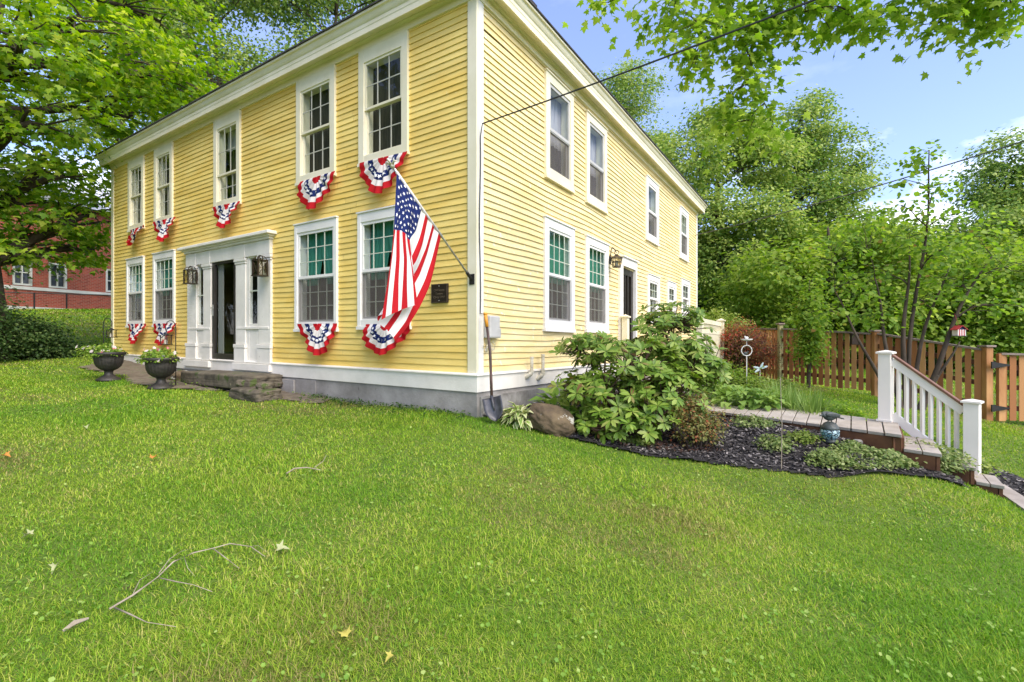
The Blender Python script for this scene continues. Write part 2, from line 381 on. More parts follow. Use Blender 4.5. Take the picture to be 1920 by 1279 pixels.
M['yleaf'] = leafmat('fallen_yellow', [(0, (.45, .40, .09)), (1, (.5, .44, .1))], .2, .6, .2)
M['oleaf'] = leafmat('fallen_orange', [(0, (.50, .22, .05)), (1, (.55, .25, .06))], .2, .6, .2)
M['pleaf'] = leafmat('fallen_pale', [(0, (.38, .40, .2)), (1, (.42, .44, .24))], .2, .6, .2)
M['mosaic'] = mosaicmat('mosaic_glass')
M['verdigris'] = paint('dark_verdigris', (.03, .035, .034), (.08, .095, .09), .5, 14, bump=.3)
M['palemetal'] = paint('pale_metal', (.60, .60, .57), (.72, .72, .7), .5, 8, bump=0)
M['bluewing'] = paint('blue_wing', (.36, .50, .52), (.66, .72, .70), .4, 14, bump=0)
M['brownbox'] = paint('feeder_brown', (.022, .013, .008), (.04, .024, .015), .7, 8, bump=.2)
M['bhred'] = paint('birdhouse_red', (.38, .03, .03), (.46, .05, .05), .6, 8, bump=0)
M['bhpink'] = paint('birdhouse_white', (.66, .58, .56), (.74, .68, .66), .6, 8, bump=0)
# ------------------------------------------------------------------ house axes: corner C, front runs to the left, side runs back
C = Vector((-.444, 6.05, 0))
dF, nF = Vector((-.8371, .5471, 0)), Vector((-.5471, -.8371, 0))
dS, nS = Vector((.5471, .8371, 0)), Vector((.8371, -.5471, 0))
LF, LS = 11.6, 11.9
KF, KS = .008, -.009                # the old house has settled: sills and eaves run slightly out of level
ZB, ZT, ZSK = 1.10, 5.74, .867      # siding bottom, siding top, skirt bottom

def FR(s, n, z): return C + dF * s + nF * n + Vector((0, 0, z + KF * s))
def SD(s, n, z): return C + dS * s + nS * n + Vector((0, 0, z + KS * s))
def on_front(px, py, n=0):
    r = (px - CX0) / FPX; o = C + nF * n
    s = (r * o.y - o.x) / (dF.x - r * dF.y)
    Y = o.y + s * dF.y
    return s, EYE + (CY0 - py) / FPX * Y - KF * s
def on_side(px, py, n=0):
    r = (px - CX0) / FPX; o = C + nS * n
    s = (r * o.y - o.x) / (dS.x - r * dS.y)
    Y = o.y + s * dS.y
    return s, EYE + (CY0 - py) / FPX * Y - KS * s
def at(px, py, Y): return Vector(((px - CX0) / FPX * Y, Y, EYE + (CY0 - py) / FPX * Y))

# ------------------------------------------------------------------ terrain
CTRL = np.array([(0, 0, 0), (-3, 1.5, .12), (3, 1.5, -.15), (-1, 3, .27), (-5, 4, .42), (-.444, 6.0, .55), (-1.9, 6.9, .57), (-3.06, 7.7, .60), (-5.0, 8.9, .70),
    (-6.0, 8.3, .69), (-7.5, 9.1, .77), (-10.13, 12.3, 1.06), (-13.7, 13, 1.03), (-9, 6, .7), (-14, 8, .95), (-13, 15.5, 1.4), (-17, 20, 2.1), (-21, 25, 3.0), (-26, 31, 3.45), (-34, 36, 3.6), (-20, 34, 3.5),
    (.86, 5.6, .33), (.5, 5.9, .43), (1.4, 6.3, .30), (2.2, 5.1, .15), (3.1, 4.95, .10), (3.62, 5.5, .335), (3.0, 6.2, .36), (2.2, 7.6, .42), (1.3, 7.7, .55), (2.6, 9.8, .58), (5.16, 5.4, -.09), (5.16, 5.46, -.09), (4.95, 5.0, -.09), (4.9, 4.6, -.17), (4.75, 5.3, .02), (4.3, 4.85, .08),
    (5.78, 5.5, -.14), (6.6, 8.2, .38), (8.19, 8.5, .12), (7.1, 10.1, .41), (6.5, 11.8, .52), (5.0, 8.0, .40), (6.0, 12.5, .6), (7, 17, .65), (6.0, 6.8, .12), (8, 6, -.2), (3, 3.3, -.1), (6, 3, -.6),
    (12, 12, .2), (16, 16, .3), (24, 22, .5), (35, 30, 1.5), (10, 26, .9), (0, 30, 1.5), (-8, 24, 1.6), (0, 14, .8), (-5, 14, .9), (0, 60, 5), (60, 60, 6), (-60, 60, 6), (60, -40, -4), (-60, -40, -1), (0, -40, -2.5), (-60, 10, 2), (60, 10, -1)])
def _tps(d2): return np.where(d2 > 1e-9, .5 * d2 * np.log(np.maximum(d2, 1e-9)), 0)
def _fit():
    P = CTRL[:, :2]; n = len(P)
    K = _tps(((P[:, None] - P[None]) ** 2).sum(2)) + np.eye(n) * .05
    A = np.zeros((n + 3, n + 3)); A[:n, :n] = K; A[:n, n] = 1; A[:n, n + 1:] = P; A[n, :n] = 1; A[n + 1:, :n] = P.T
    return np.linalg.solve(A, np.concatenate([CTRL[:, 2], [0, 0, 0]]))
_W = _fit()
def gzv(x, y):
    x = np.asarray(x, float).ravel(); y = np.asarray(y, float).ravel(); out = np.empty(len(x))
    for a in range(0, len(x), 20000):
        xx, yy = np.clip(x[a:a + 20000], -60, 60), np.clip(y[a:a + 20000], -40, 60)
        d2 = (xx[:, None] - CTRL[None, :, 0]) ** 2 + (yy[:, None] - CTRL[None, :, 1]) ** 2
        out[a:a + 20000] = _tps(d2) @ _W[:-3] + _W[-3] + _W[-2] * xx + _W[-1] * yy
    return out
def gz(x, y): return float(gzv([x], [y])[0])
def G(px, py):
    """the point of the ground seen at a pixel of the photograph"""
    dx, dz = (px - CX0) / FPX, (CY0 - py) / FPX
    Y = .5
    while Y < 60:
        if EYE + dz * Y <= gz(dx * Y, Y): break
        Y += .25
    a, b = Y - .25, Y
    for _ in range(18):
        m = (a + b) / 2
        if EYE + dz * m <= gz(dx * m, m): b = m
        else: a = m
    return Vector((dx * b, b, gz(dx * b, b)))
def in_poly(x, y, poly):
    x = np.asarray(x); y = np.asarray(y); ins = np.zeros(len(x), bool); n = len(poly)
    for i in range(n):
        (x1, y1), (x2, y2) = poly[i], poly[(i + 1) % n]
        c = ((y1 > y) != (y2 > y)) & (x < (x2 - x1) * (y - y1) / (y2 - y1 + 1e-12) + x1)
        ins ^= c
    return ins

# walk: boards parallel to the house side, ends cut along the walk
WA, WB = Vector((4.20, 5.24, 0)), Vector((2.25, 8.0, 0))      # near edge, street end to house end
WC, WD = Vector((4.82, 6.08, 0)), Vector((3.0, 9.35, 0))      # far edge
WZ = .49
bed_px = [(926, 784), (965, 792), (999, 801), (1032, 813), (1086, 827), (1151, 842), (1205, 854), (1286, 864), (1380, 876), (1480, 887), (1563, 896), (1613, 893), (1663, 889), (1713, 892), (1763, 902), (1803, 914)]
BED = [tuple(G(*p).xy) for p in bed_px] + [(4.95, 5.35), (4.5, 5.75), (WC.x - .3, WC.y - .3), (3.4, 7.6), (2.75, 9.0), (1.85, 9.35), (-.38, 6.05)]
BED2 = [tuple(G(*p).xy) for p in [(1833, 880), (1862, 879), (1925, 906)]] + [(7.2, 5.6), (6.6, 4.0), (5.6, 3.8)] + [tuple(G(*p).xy) for p in [(1925, 958), (1842, 912)]]
GARDEN = [(3.35, 8.0), (3.9, 7.6), (4.5, 6.9), (4.75, 7.2), (4.5, 8.2), (4.6, 9.2), (5.1, 10.6), (5.2, 12.2), (3.9, 12.2), (3.0, 9.6)]
PATH = [tuple(G(*p).xy) for p in [(235, 706), (262, 722), (330, 729), (430, 735), (520, 748), (600, 758)]] + [tuple(FR(3.1, -.1, 0).xy), tuple(FR(11.6, -.1, 0).xy), tuple(G(160, 690).xy)]
HOUSE = [tuple(FR(-.02, 0, 0).xy), tuple(FR(LF, 0, 0).xy), tuple((C + dF * LF + dS * LS).xy), tuple(SD(LS, 0, 0).xy)]

def ground():
    xs = np.concatenate([np.linspace(-400, -30, 24), np.arange(-28, -12, .8), np.arange(-12, 11, .25), np.arange(11, 30, .9), np.linspace(32, 400, 24)])
    ys = np.concatenate([np.linspace(-400, -8, 24), np.arange(-7, .5, .6), np.arange(.5, 14, .25), np.arange(14, 40, .8), np.linspace(42, 400, 22)])
    X, Y = np.meshgrid(xs, ys)
    Z = gzv(X, Y).reshape(X.shape)
    Z = Z + .012 * np.sin(X * 3.1 + np.sin(Y * 2.3)) * np.sin(Y * 2.7 + 1)
    m = MB(); nx = len(xs)
    m.v = list(zip(X.ravel(), Y.ravel(), Z.ravel()))
    m.f = [(j * nx + i, j * nx + i + 1, (j + 1) * nx + i + 1, (j + 1) * nx + i) for j in range(len(ys) - 1) for i in range(nx - 1)]
    m.mi = [0] * len(m.f)
    tag(m.build('lawn_ground', M['lawnbase'], smooth=True), 'mown green lawn rising towards the yellow house', kind='structure')

def sheet(name, poly, lift, mat, res=.12, label=None):
    p = np.array(poly); x0, y0 = p.min(0); x1, y1 = p.max(0)
    xs, ys = np.arange(x0, x1 + res, res), np.arange(y0, y1 + res, res)
    X, Y = np.meshgrid(xs, ys); ins = in_poly(X.ravel(), Y.ravel(), poly)
    Z = gzv(X, Y) + lift + .012 * np.sin(X.ravel() * 9) * np.sin(Y.ravel() * 8) + .012
    m = MB(); nx = len(xs)
    m.v = list(zip(X.ravel(), Y.ravel(), Z))
    for j in range(len(ys) - 1):
        for i in range(nx - 1):
            a = j * nx + i
            if ins[a] or ins[a + 1] or ins[a + nx] or ins[a + nx + 1]: m.f.append((a, a + 1, a + nx + 1, a + nx))
    used = sorted({i for f in m.f for i in f}); mp = {u: k for k, u in enumerate(used)}
    m.v = [m.v[u] for u in used]; m.f = [tuple(mp[i] for i in f) for f in m.f]; m.mi = [0] * len(m.f)
    return tag(m.build(name, mat, smooth=True), label, kind='structure')

def scatter(poly, n, keep=None):
    p = np.array(poly); x0, y0 = p.min(0); x1, y1 = p.max(0)
    a = (x1 - x0) * (y1 - y0)
    x = rng.uniform(x0, x1, n * 4); y = rng.uniform(y0, y1, n * 4)
    k = in_poly(x, y, poly)
    if keep is not None: k &= keep(x, y)
    return x[k][:n], y[k][:n]

def chips(name, poly, n, mat, lift, label):
    x, y = scatter(poly, n)
    z = gzv(x, y) + lift + rng.uniform(0, .03, len(x))
    a = rng.uniform(0, 6.28, len(x))
    d = np.stack([np.cos(a), np.sin(a), rng.normal(0, .25, len(x))], 1)
    nn = np.stack([rng.normal(0, .35, len(x)), rng.normal(0, .35, len(x)), np.ones(len(x))], 1)
    me = leaves(name, np.stack([x, y, z], 1), nn, d, rng.uniform(.016, .055, len(x)), T_CHIP, mat, rng.uniform(.8, 2.2, len(x)))
    tag(link(name, me), label, kind='stuff')

# ------------------------------------------------------------------ the house
house = root('yellow_house', 'two storey yellow clapboard house with white trim and red, white and blue bunting', 'house', FR(5, 0, .6) + dS * 5)
openF, openS = [], []

def siding(name, F, L, opens, mat, seed, wav, th=.012):
    m = MB(F); rr = random.Random(seed)
    z = ZB; k = 0
    cw = .0855
    while z < ZT - 1e-6:
        z1 = min(z + cw, ZT)
        cuts = {0.11, L - .11}
        s = .11 + rr.uniform(1.5, 3.5); butts = []
        ss = .11
        while ss < L - .11: cuts.add(ss); ss += .55
        while s < L - .4: butts.append(s); s += rr.uniform(2.2, 4.2)
        for (a, b, c, d) in opens:
            if d > z and c < z1: cuts |= {a, b}
        cs = sorted(c for c in cuts if .11 <= c <= L - .11)
        def wv(s): return wav * (math.sin(s * .9 + seed) + .6 * math.sin(s * 2.3 + k * .21) ) * (1 if ZB + .2 < z < ZT - .3 else .2) + .0025 * math.sin(s * 5 + k * 1.7)
        tilt = rr.uniform(-.0015, .0015)
        for sj in butts: cs += [sj, sj + .0025]
        cs = sorted(set(cs)); gaps = {round(sj, 6) for sj in butts}
        for a, b in zip(cs, cs[1:]):
            if b - a < 1e-4 or round(a, 6) in gaps: continue
            mid = (a + b) / 2
            segs = [(z, z1)]
            for (oa, ob, oc, od) in opens:
                if oa - 1e-5 < mid < ob + 1e-5:
                    ns = []
                    for p, q in segs:
                        if od <= p or oc >= q: ns.append((p, q)); continue
                        if oc > p: ns.append((p, oc))
                        if od < q: ns.append((od, q))
                    segs = ns
            for p, q in segs:
                np_ = .020 - (p - z) / cw * th + tilt; nq = .020 - (q - z) / cw * th + tilt
                wa, wb = wv(a), wv(b)
                ex = .002 if q == z1 else 0
                vs = [(a, np_, p + wa), (b, np_, p + wb), (b, nq, q + wb + ex), (a, nq, q + wa + ex), (a, np_ - .02, p + wa + .002), (b, np_ - .02, p + wb + .002)]
                m.add(vs, [(0, 1, 2, 3), (0, 4, 5, 1)])
        z = z1; k += 1
    o = m.build(name, mat, house)
    return o

def sweep(name, prof, mat, closed=True, parent=None, which=None):
    """profile (n, z) carried round the four corners of the house with mitres"""
    cs = [(0, 0), (LF, 0), (LF, LS), (0, LS)]
    dirs = [(-1, -1), (1, -1), (1, 1), (-1, 1)]
    m = MB(); k = len(prof)
    for (a, b), (da, db) in zip(cs, dirs):
        for n, z in prof:
            p = C + dF * (a + da * n) + dS * (b + db * n)
            m.v.append((p.x, p.y, z + KF * a + KS * b))
    for i in range(4):
        j = (i + 1) % 4
        for q in range(k if closed else k - 1):
            r = (q + 1) % k
            m.f.append((i * k + q, j * k + q, j * k + r, i * k + r)); m.mi.append(0)
    return m.build(name, mat, parent or house)

def window(F, rect, cas, kind, opens, style, sill=.05):
    """casing is the part; sashes, muntins, panes, screen and curtain are its sub-parts"""
    s0, s1, z0, z1 = rect
    cl, ch, cb = cas
    a, b, c, d = s0 + cl, s1 - cl, z0 + cb, z1 - ch
    opens.append((a - .01, b + .01, c - .01, d + .01))
    cm = {'cream': M['cream'], 'white': M['white']}[style['trim']]
    m = MB(F)
    m.box((s0, -.01, z0), (a, .052, z1)); m.box((b, -.01, z0), (s1, .052, z1))
    m.box((a, -.01, d), (b, .050, z1)); m.box((a, -.01, z0), (b, .050, c))
    m.box((s0 - .012, -.01, z0 - sill), (s1 + .012, .066, z0 - .002))          # sill
    if style.get('cap', True): m.box((s0 - .01, -.01, z1 + .002), (s1 + .01, .07, z1 + .024))
    # reveals
    m.box((a - .012, -.13, c), (a, -.012, d)); m.box((b, -.13, c), (b + .012, -.012, d)); m.box((a, -.13, d), (b, -.012, d + .012)); m.box((a, -.13, c - .012), (b, -.012, c))
    w = m.build('window', cm, house, bevel=.003)
    mid = c + (d - c) * style.get('meet', .5)
    t = style.get('sash', .045)
    sm = {'cream': M['cream'], 'white': M['white'], 'dark': M['greybox']}[style.get('sashm', style['trim'])]
    mm = {'cream': M['muntin_c'], 'white': M['muntin']}[style['trim']]
    for up in (1, 0):
        n0, n1 = (.005, .035) if up else (-.034, -.004)
        e, f = (mid - t * .5, d) if up else (c, mid + t * .5)
        m = MB(F)
        m.box((a, n0, e), (a + t, n1, f)); m.box((b - t, n0, e), (b, n1, f))
        m.box((a + t, n0, e), (b - t, n1, e + t)); m.box((a + t, n0, f - t), (b - t, n1, f))
        m.build('sash', sm, w)
        g0, g1, h0, h1 = a + t, b - t, e + t, f - t
        q = MB(F); nn = (n0 + n1) / 2
        q.add([(g0, nn, h0), (g1, nn, h0), (g1, nn, h1), (g0, nn, h1)], [(0, 1, 2, 3)])
        q.build('pane', M['glass'], w)
        cols, rows = style['grid']
        if cols:
            q = MB(F); tt = .013
            for i in range(1, cols):
                x = g0 + (g1 - g0) * i / cols; q.box((x - tt / 2, nn - .006, h0), (x + tt / 2, nn + .006, h1))
            for j in range(1, rows):
                y = h0 + (h1 - h0) * j / rows
                for i in range(cols):
                    xa, xb = g0 + (g1 - g0) * i / cols + (tt / 2 if i else 0), g0 + (g1 - g0) * (i + 1) / cols - (tt / 2 if i < cols - 1 else 0)
                    q.box((xa, nn - .005, y - tt / 2), (xb, nn + .005, y + tt / 2))
            q.build('muntins', mm, w)
        if not up and style.get('screen', True):
            q = MB(F)
            q.add([(a, .018, c), (b, .018, c), (b, .018, f - t), (a, .018, f - t)], [(0, 1, 2, 3)])
            q.build('insect_screen', M['screen'], w)
            q = MB(F)
            for (x0_, x1_, y0_, y1_) in ((a, a + .016, c, f - t), (b - .016, b, c, f - t), (a + .016, b - .016, c, c + .016), (a + .016, b - .016, f - t - .016, f - t)):
                q.box((x0_, .008, y0_), (x1_, .028, y1_))
            q.build('screen_frame', M['greybox'], w)
    # curtains, plus sheets coloured as dark room or sky reflection
    def drape(name, mat, u0, u1, v0, v1, depth, amp, freq, pinch=0):
        q = MB(F); nu, nv = 40, 10
        for j in range(nv + 1):
            for i in range(nu + 1):
                u, v = i / nu, j / nv
                us = u0 + (u1 - u0) * u; 
                if pinch: us = us + pinch * (1 - v) ** 1.5 * (1 - u if pinch < 0 else -u) * (-1 if pinch < 0 else 1) * (u1 - u0)
                q.v.append(tuple(F(us, depth + amp * math.sin(u * freq + .5 * math.sin(v * 3)), v0 + (v1 - v0) * v)))
        q.f = [(j * (nu + 1) + i, j * (nu + 1) + i + 1, (j + 1) * (nu + 1) + i + 1, (j + 1) * (nu + 1) + i) for j in range(nv) for i in range(nu)]
        q.mi = [0] * len(q.f)
        q.build(name, mat, w, smooth=True)
    if kind == 'teal':
        drape('curtain', M['teal'], a + .02, a + (b - a) * .56, mid - .12, d, -.10, .016, 34, .35)
        drape('curtain', M['teal'], a + (b - a) * .46, b - .02, mid - .12, d, -.12, .016, 30, -.35)
        drape('blind', M['brownshade'], a - .05, b + .05, c - .05, mid + .03, -.16, .012, 26)
    elif kind == 'tealside':
        drape('curtain', M['teal'], a - .02, b + .02, mid - .1, d + .02, -.10, .016, 40)
        drape('blind', M['brownshade'], a - .05, b + .05, c - .05, mid + .03, -.16, .012, 26)
    elif kind == 'shade':
        drape('blind', M['shade'], a - .08, b + .08, c - .05, d + .05, -.14, .01, 24)  # dark sheet in place of the unlit room
    elif kind == 'sheer':
        drape('curtain', M['sheer'], a + .05, b - .02, d - (d - c) * .27, d, -.15, .012, 22)
        drape('blind', M['shade'], a - .08, b + .08, c - .05, d + .05, -.26, .01, 24)
    elif kind == 'lilac':
        drape('curtain', M['lilacshade'], a - .08, b + .08, mid - .1, d + .05, -.14, .012, 44)  # pale lilac sheet imitates the sky reflected in the pane
        drape('blind', M['shade'], a - .08, b + .08, c - .05, mid + .1, -.24, .01, 24)
    return w

def rF(l, r, yt, yb):
    s0, zt = on_front(r, yt); s1, _ = on_front(l, yt); _, zb = on_front(r, yb)
    return [s0, s1, zb, zt]
def rS(l, r, yt, yb):
    s0, zt = on_side(l, yt); s1, _ = on_side(r, yt); _, zb = on_side(l, yb)
    return [s0, s1, zb, zt]
up_style = dict(trim='cream', grid=(3, 2), sash=.034, screen=False, cap=False)
lo_style = dict(trim='white', grid=(4, 3), sash=.042)
frontU, frontL = [], []
for i, (l, r, yt, yb) in enumerate([(677, 768.5, 58, 284), (560, 632, 127, 325), (405, 454, 213, 378), (293, 327, 270, 411), (244, 273, 298, 425)]):
    q = rF(l, r, yt, yb); q[3] = ZT - .004
    st = dict(up_style)
    if i == 2: st['meet'] = .36
    window(FR, q, (.115, .19, .10), 'sheer' if i == 2 else 'shade', openF, st); frontU.append(q)
for l, r, yt, yb in [(595, 773, 385, 611)] and [(675, 772.5, 384, 611), (557, 636, 409, 616), (291, 331, 470, 608.5), (241, 273, 482, 610)]:
    q = rF(l, r, yt, yb)
    window(FR, q, (.07, .13, .10), 'teal', openF, lo_style); frontL.append(q)
for l, r, yt, yb, k, st in [
        (1019, 1071, 133, 326, 'lilac', dict(trim='cream', grid=(0, 0), sash=.05, sashm='dark', meet=.47)),
        (1096, 1134, 210, 374, 'lilac', dict(trim='cream', grid=(0, 0), sash=.05, sashm='dark', meet=.47)),
        (1209, 1232, 330, 445, 'lilac', dict(trim='white', grid=(0, 0), sash=.05, meet=.47)),
        (1272.4, 1288, 387, 480, 'shade', dict(trim='white', grid=(3, 2), sash=.05)),
        (1017, 1073, 407, 614, 'tealside', lo_style), (1095, 1137, 443, 617, 'tealside', lo_style),
        (1212, 1234, 514, 600, 'shade', dict(trim='white', grid=(3, 2), sash=.05, screen=False)),
        (1249, 1265, 527, 598, 'shade', dict(trim='white', grid=(2, 2), sash=.05, screen=False)),
        (1275.6, 1291, 522.5, 592, 'shade', dict(trim='white', grid=(2, 2), sash=.05, screen=False))]:
    q = rS(l, r, yt, yb)
    window(SD, q, (.12, .13, .12), k, openS, st, sill=.06)

# front entry: pilasters, entablature, sidelights and storm door
m = MB(FR)
def fs(px): return on_front(px, 600)[0]
e0, e1 = fs(512.7), fs(356)
zs = ZB                                  # entry stands on the sill line
d0, d1 = fs(446), fs(401)
zd1 = on_front(446, 479)[1]; zd0 = on_front(446, 677)[1]
ze = on_front(512.7, 449)[1]             # underside of the crown
openF.append((e0 + .02, e1 - .02, ZB - .02, ze))
r0, r1 = fs(485.5), fs(471); l0, l1 = fs(385), fs(374)
sz0, sz1 = on_front(485, 607)[1], on_front(485, 483)[1]
pil = [(e0, fs(490)), (fs(465), fs(447)), (fs(400), fs(386)), (fs(373), e1)]
# flat boards between
zb = zs - .04
for a, b in ((e0, r0), (r1, d0), (d1, l0), (l1, e1)): m.box((a, -.03, zb), (b, .03, ze))
for a, b in ((r0, r1), (l0, l1)):
    m.box((a, -.03, zb), (b, .029, sz0)); m.box((a, -.03, sz1), (b, .029, ze))
m.box((d0, -.03, zd1), (d1, .029, ze)); m.box((d0, -.03, zb), (d1, .04, zd0 - .004))
for a, b in pil:
    m.box((a, .03, zb + .34), (b, .052, ze - .36))                      # shaft
    m.box((a - .02, .031, zb + .002), (b + .02, .075, zb + .27)); m.box((a - .035, .031, zb + .272), (b + .03, .085, zb + .337))   # plinth and base
    m.box((a - .015, .031, ze - .358), (b + .015, .065, ze - .318)); m.box((a - .03, .031, ze - .316), (b + .025, .08, ze - .262))  # capital
    m.box((a - .01, .062, ze - .26), (b + .01, .075, ze - .012))
m.box((e0, .031, ze - .25), (e1, .061, ze - .001))
for (n, za, zb2, ex) in ((.10, ze + .001, ze + .04, .03), (.13, ze + .042, ze + .07, .07), (.19, ze + .072, ze + .12, .13), (.16, ze + .122, ze + .138, .10)):
    m.box((e0 - ex, -.01, za), (e1 + ex, n, zb2))
for a, b in ((e0 + .05, d0 - .05), (d1 + .05, e1 - .05)):               # apron sills under the sidelights
    m.box((a, .031, sz0 - .10), (b, .06, sz0 - .055))
m.box((e0 - .04, -.01, zs - .17), (d0 - .0, .11, zs - .045)); m.box((d1, -.01, zs - .17), (e1 + .04, .11, zs - .045))
ent = m.build('door_surround', M['oldwhite'], house, bevel=.006)
for a, b in ((r0, r1), (l0, l1)):
    q = MB(FR); zm = (sz0 + sz1) / 2
    for za, zb3 in ((sz0, zm - .012), (zm + .012, sz1)):
        q.add([(a, .018, za), (b, .018, za), (b, .018, zb3), (a, .018, zb3)], [(0, 1, 2, 3)])
    q.build('sidelight', M['glass'], ent)
    q = MB(FR); q.box((a, .012, zm - .011), (b, .026, zm + .011)); q.build('sidelight_bar', M['muntin'], ent)
    q = MB(FR); q.box((a - .1, -.2, sz0 - .1), (b + .1, -.17, sz1 + .1)); q.build('blind', M['shade'], ent)  # dark panel gives the sidelight its unlit interior
q = MB(FR); t = .085
q.box((d0, -.02, zd0), (d0 + t, .035, zd1)); q.box((d1 - t, -.02, zd0), (d1, .035, zd1))
q.box((d0 + t, -.02, zd0), (d1 - t, .034, zd0 + .13)); q.box((d0 + t, -.02, zd1 - .12), (d1 - t, .034, zd1))
door = q.build('storm_door', M['doorframe'], house, bevel=.004)
q = MB(FR); q.add([(d0 + t, .005, zd0 + .13), (d1 - t, .005, zd0 + .13), (d1 - t, .005, zd1 - .12), (d0 + t, .005, zd1 - .12)], [(0, 1, 2, 3)])
q.build('pane', M['stormglass'], door)
q = MB(FR); hz = zd0 + .98; hs = d1 - .04
q.box((hs - .018, .036, hz - .12), (hs + .018, .045, hz + .1)); q.bar(FR(hs, .046, hz + .03), FR(hs, .075, hz + .03), .02, .02) if False else None
q.box((hs - .012, .046, hz + .02), (hs + .012, .075, hz + .045)); q.box((hs - .09, .064, hz + .022), (hs - .013, .08, hz + .043))
q.build('handle', M['steel'], door)
q = MB(FR); q.box((d0 + .02, -.55, zd0 - .1), (d1 - .30, -.5, zd1 + .1)); q.build('inner_shade', M['dark'], door)  # dark panel stands for the unlit interior behind the storm door
q = MB(FR); q.box((d1 - .25, -.07, zd0 - .1), (d1 - .07, -.05, zd1 + .1)); q.build('inner_door_edge', M['sheer'], door)

# side door: dark panelled door set in a white and yellow frame
sa, sb = on_side(1163, 600)[0], on_side(1187, 600)[0]
z1d = on_side(1163, 500)[1]; z0d = z1d - 2.06
openS.append((sa - .01, sb + .01, z0d - .05, z1d + .01))
m = MB(SD)
m.box((sa - .16, -.01, z0d - .1), (sa, .07, z1d + .02)); m.box((sb, -.01, z0d - .1), (sb + .08, .07, z1d + .02))
m.box((sa - .02, -.01, z1d + .022), (sb + .1, .065, z1d + .20)); m.box((sa - .05, -.01, z1d + .202), (sb + .13, .10, z1d + .235))
dsur = m.build('side_door_frame', M['white'], house, bevel=.004)
m = MB(SD)
m.box((sa, -.10, z0d), (sa + .12, .0, z1d)); m.box((sb - .12, -.10, z0d), (sb, .0, z1d)); m.box((sa + .12, -.10, z1d - .14), (sb - .12, -.001, z1d)); m.box((sa + .12, -.10, z0d), (sb - .12, -.001, z0d + .25))
w3 = (sb - sa - .24) / 3
for k in (1, 2): m.box((sa + .12 + w3 * k - .03, -.098, z0d + .25), (sa + .12 + w3 * k + .03, -.004, z1d - .14))
sdoor = m.build('side_door', M['doorframe'], house, bevel=.003)
q = MB(SD); q.add([(sa + .12, -.05, z0d + .25), (sb - .12, -.05, z0d + .25), (sb - .12, -.05, z1d - .14), (sa + .12, -.05, z1d - .14)], [(0, 1, 2, 3)]); q.build('pane', M['stormglass'], sdoor)
q = MB(SD); q.box((sa - .05, -.3, z0d - .05), (sb + .05, -.27, z1d + .05)); q.build('inner_shade', M['dark'], sdoor)  # dark panel for the unlit interior behind the side door
q = MB(SD); q.ball((sa + .06, .03, z0d + .95), .03, 10, 6); q.build('handle', M['bronze'], sdoor, smooth=True)

siding('front_wall', FR, LF, openF, M['yellow'], 3, .006, .013)
siding('side_wall', SD, LS, openS, M['yellow_side'], 5, .017, .017)
# corner boards (front and side leaves), plain rear walls
for nm, F, L in (('corner_board', FR, LF), ('corner_board', SD, LS)):
    for a, b in ((-.032 if F is FR else 0.0, .112), (L - .112, L + (.032 if F is FR else 0))):
        q = MB(F); q.box((a, -.02 if F is FR else -.02, ZB - .005), (b, .034 if F is FR else .032, ZT)); q.build(nm, M['cream'] if F is FR else M['oldwhite'], house, bevel=.003)
m = MB()
for p, q_ in ((C + dF * LF, C + dF * LF + dS * LS), (C + dS * LS, C + dS * LS + dF * LF)):
    m.add([(p.x, p.y, .3), (q_.x, q_.y, .3), (q_.x, q_.y, 5.8), (p.x, p.y, 5.8)], [(0, 1, 2, 3)])
a, b, c_, d_ = C, C + dF * LF, C + dF * LF + dS * LS, C + dS * LS
m.add([(p.x, p.y, 1.0) for p in (a, b, c_, d_)], [(0, 1, 2, 3)])
m.build('rear_wall', M['yellow'], house)
sweep('foundation', [(-.2, -.6), (.036, -.6), (.036, ZSK - .002), (-.2, ZSK - .002)], M['foundation'])
m = MB(SD); m.box((.02, .037, -.4), (LS, .062, ZSK - .06)); m.build('stone_footing', M['roughstone'], house)
m = MB(FR); m.box((on_front(597, 740)[0], .037, -.4), (on_front(560, 740)[0], .05, ZSK - .02)); m.box((on_front(558, 740)[0], .037, -.4), (on_front(512, 740)[0], .075, ZSK - .04)); m.build('stone_footing', M['foundation'], house, bevel=.01)
sweep('water_table', [(-.05, ZSK), (.055, ZSK), (.055, ZB - .03), (.075, ZB - .028), (.072, ZB - .012), (.03, ZB), (-.05, ZB)], M['oldwhite'])
sweep('frieze', [(-.02, ZT), (.045, ZT), (.045, ZT + .16), (-.02, ZT + .16)], M['cream'])
sweep('cornice', [(-.02, ZT + .1), (.046, ZT + .1), (.07, ZT + .118), (.075, ZT + .135), (.19, ZT + .135), (.19, ZT + .075), (.215, ZT + .075), (.215, ZT + .15), (.222, ZT + .165), (.222, ZT + .21), (.236, ZT + .225), (.25, ZT + .25), (.262, ZT + .29), (.29, ZT + .30), (.29, ZT + .33), (-.02, ZT + .33)], M['cream'])
# hip roof
m = MB(); e = .31; zr = ZT + .333; ap = C + dF * LF / 2 + dS * LS / 2
ring = []
for (aa, bb), (da, db) in zip([(0, 0), (LF, 0), (LF, LS), (0, LS)], [(-1, -1), (1, -1), (1, 1), (-1, 1)]):
    p = C + dF * (aa + da * e) + dS * (bb + db * e); ring.append((p.x, p.y, zr + KF * aa + KS * bb))
vs = ring + [(x, y, z + .022) for x, y, z in ring] + [(ap.x, ap.y, zr + 2.7)]
m.add(vs, [(i, (i + 1) % 4, (i + 1) % 4 + 4, i + 4) for i in range(4)] + [(i + 4, (i + 1) % 4 + 4, 8) for i in range(4)] + [(3, 2, 1, 0)])
roof = m.build('roof', M['roof'], house)
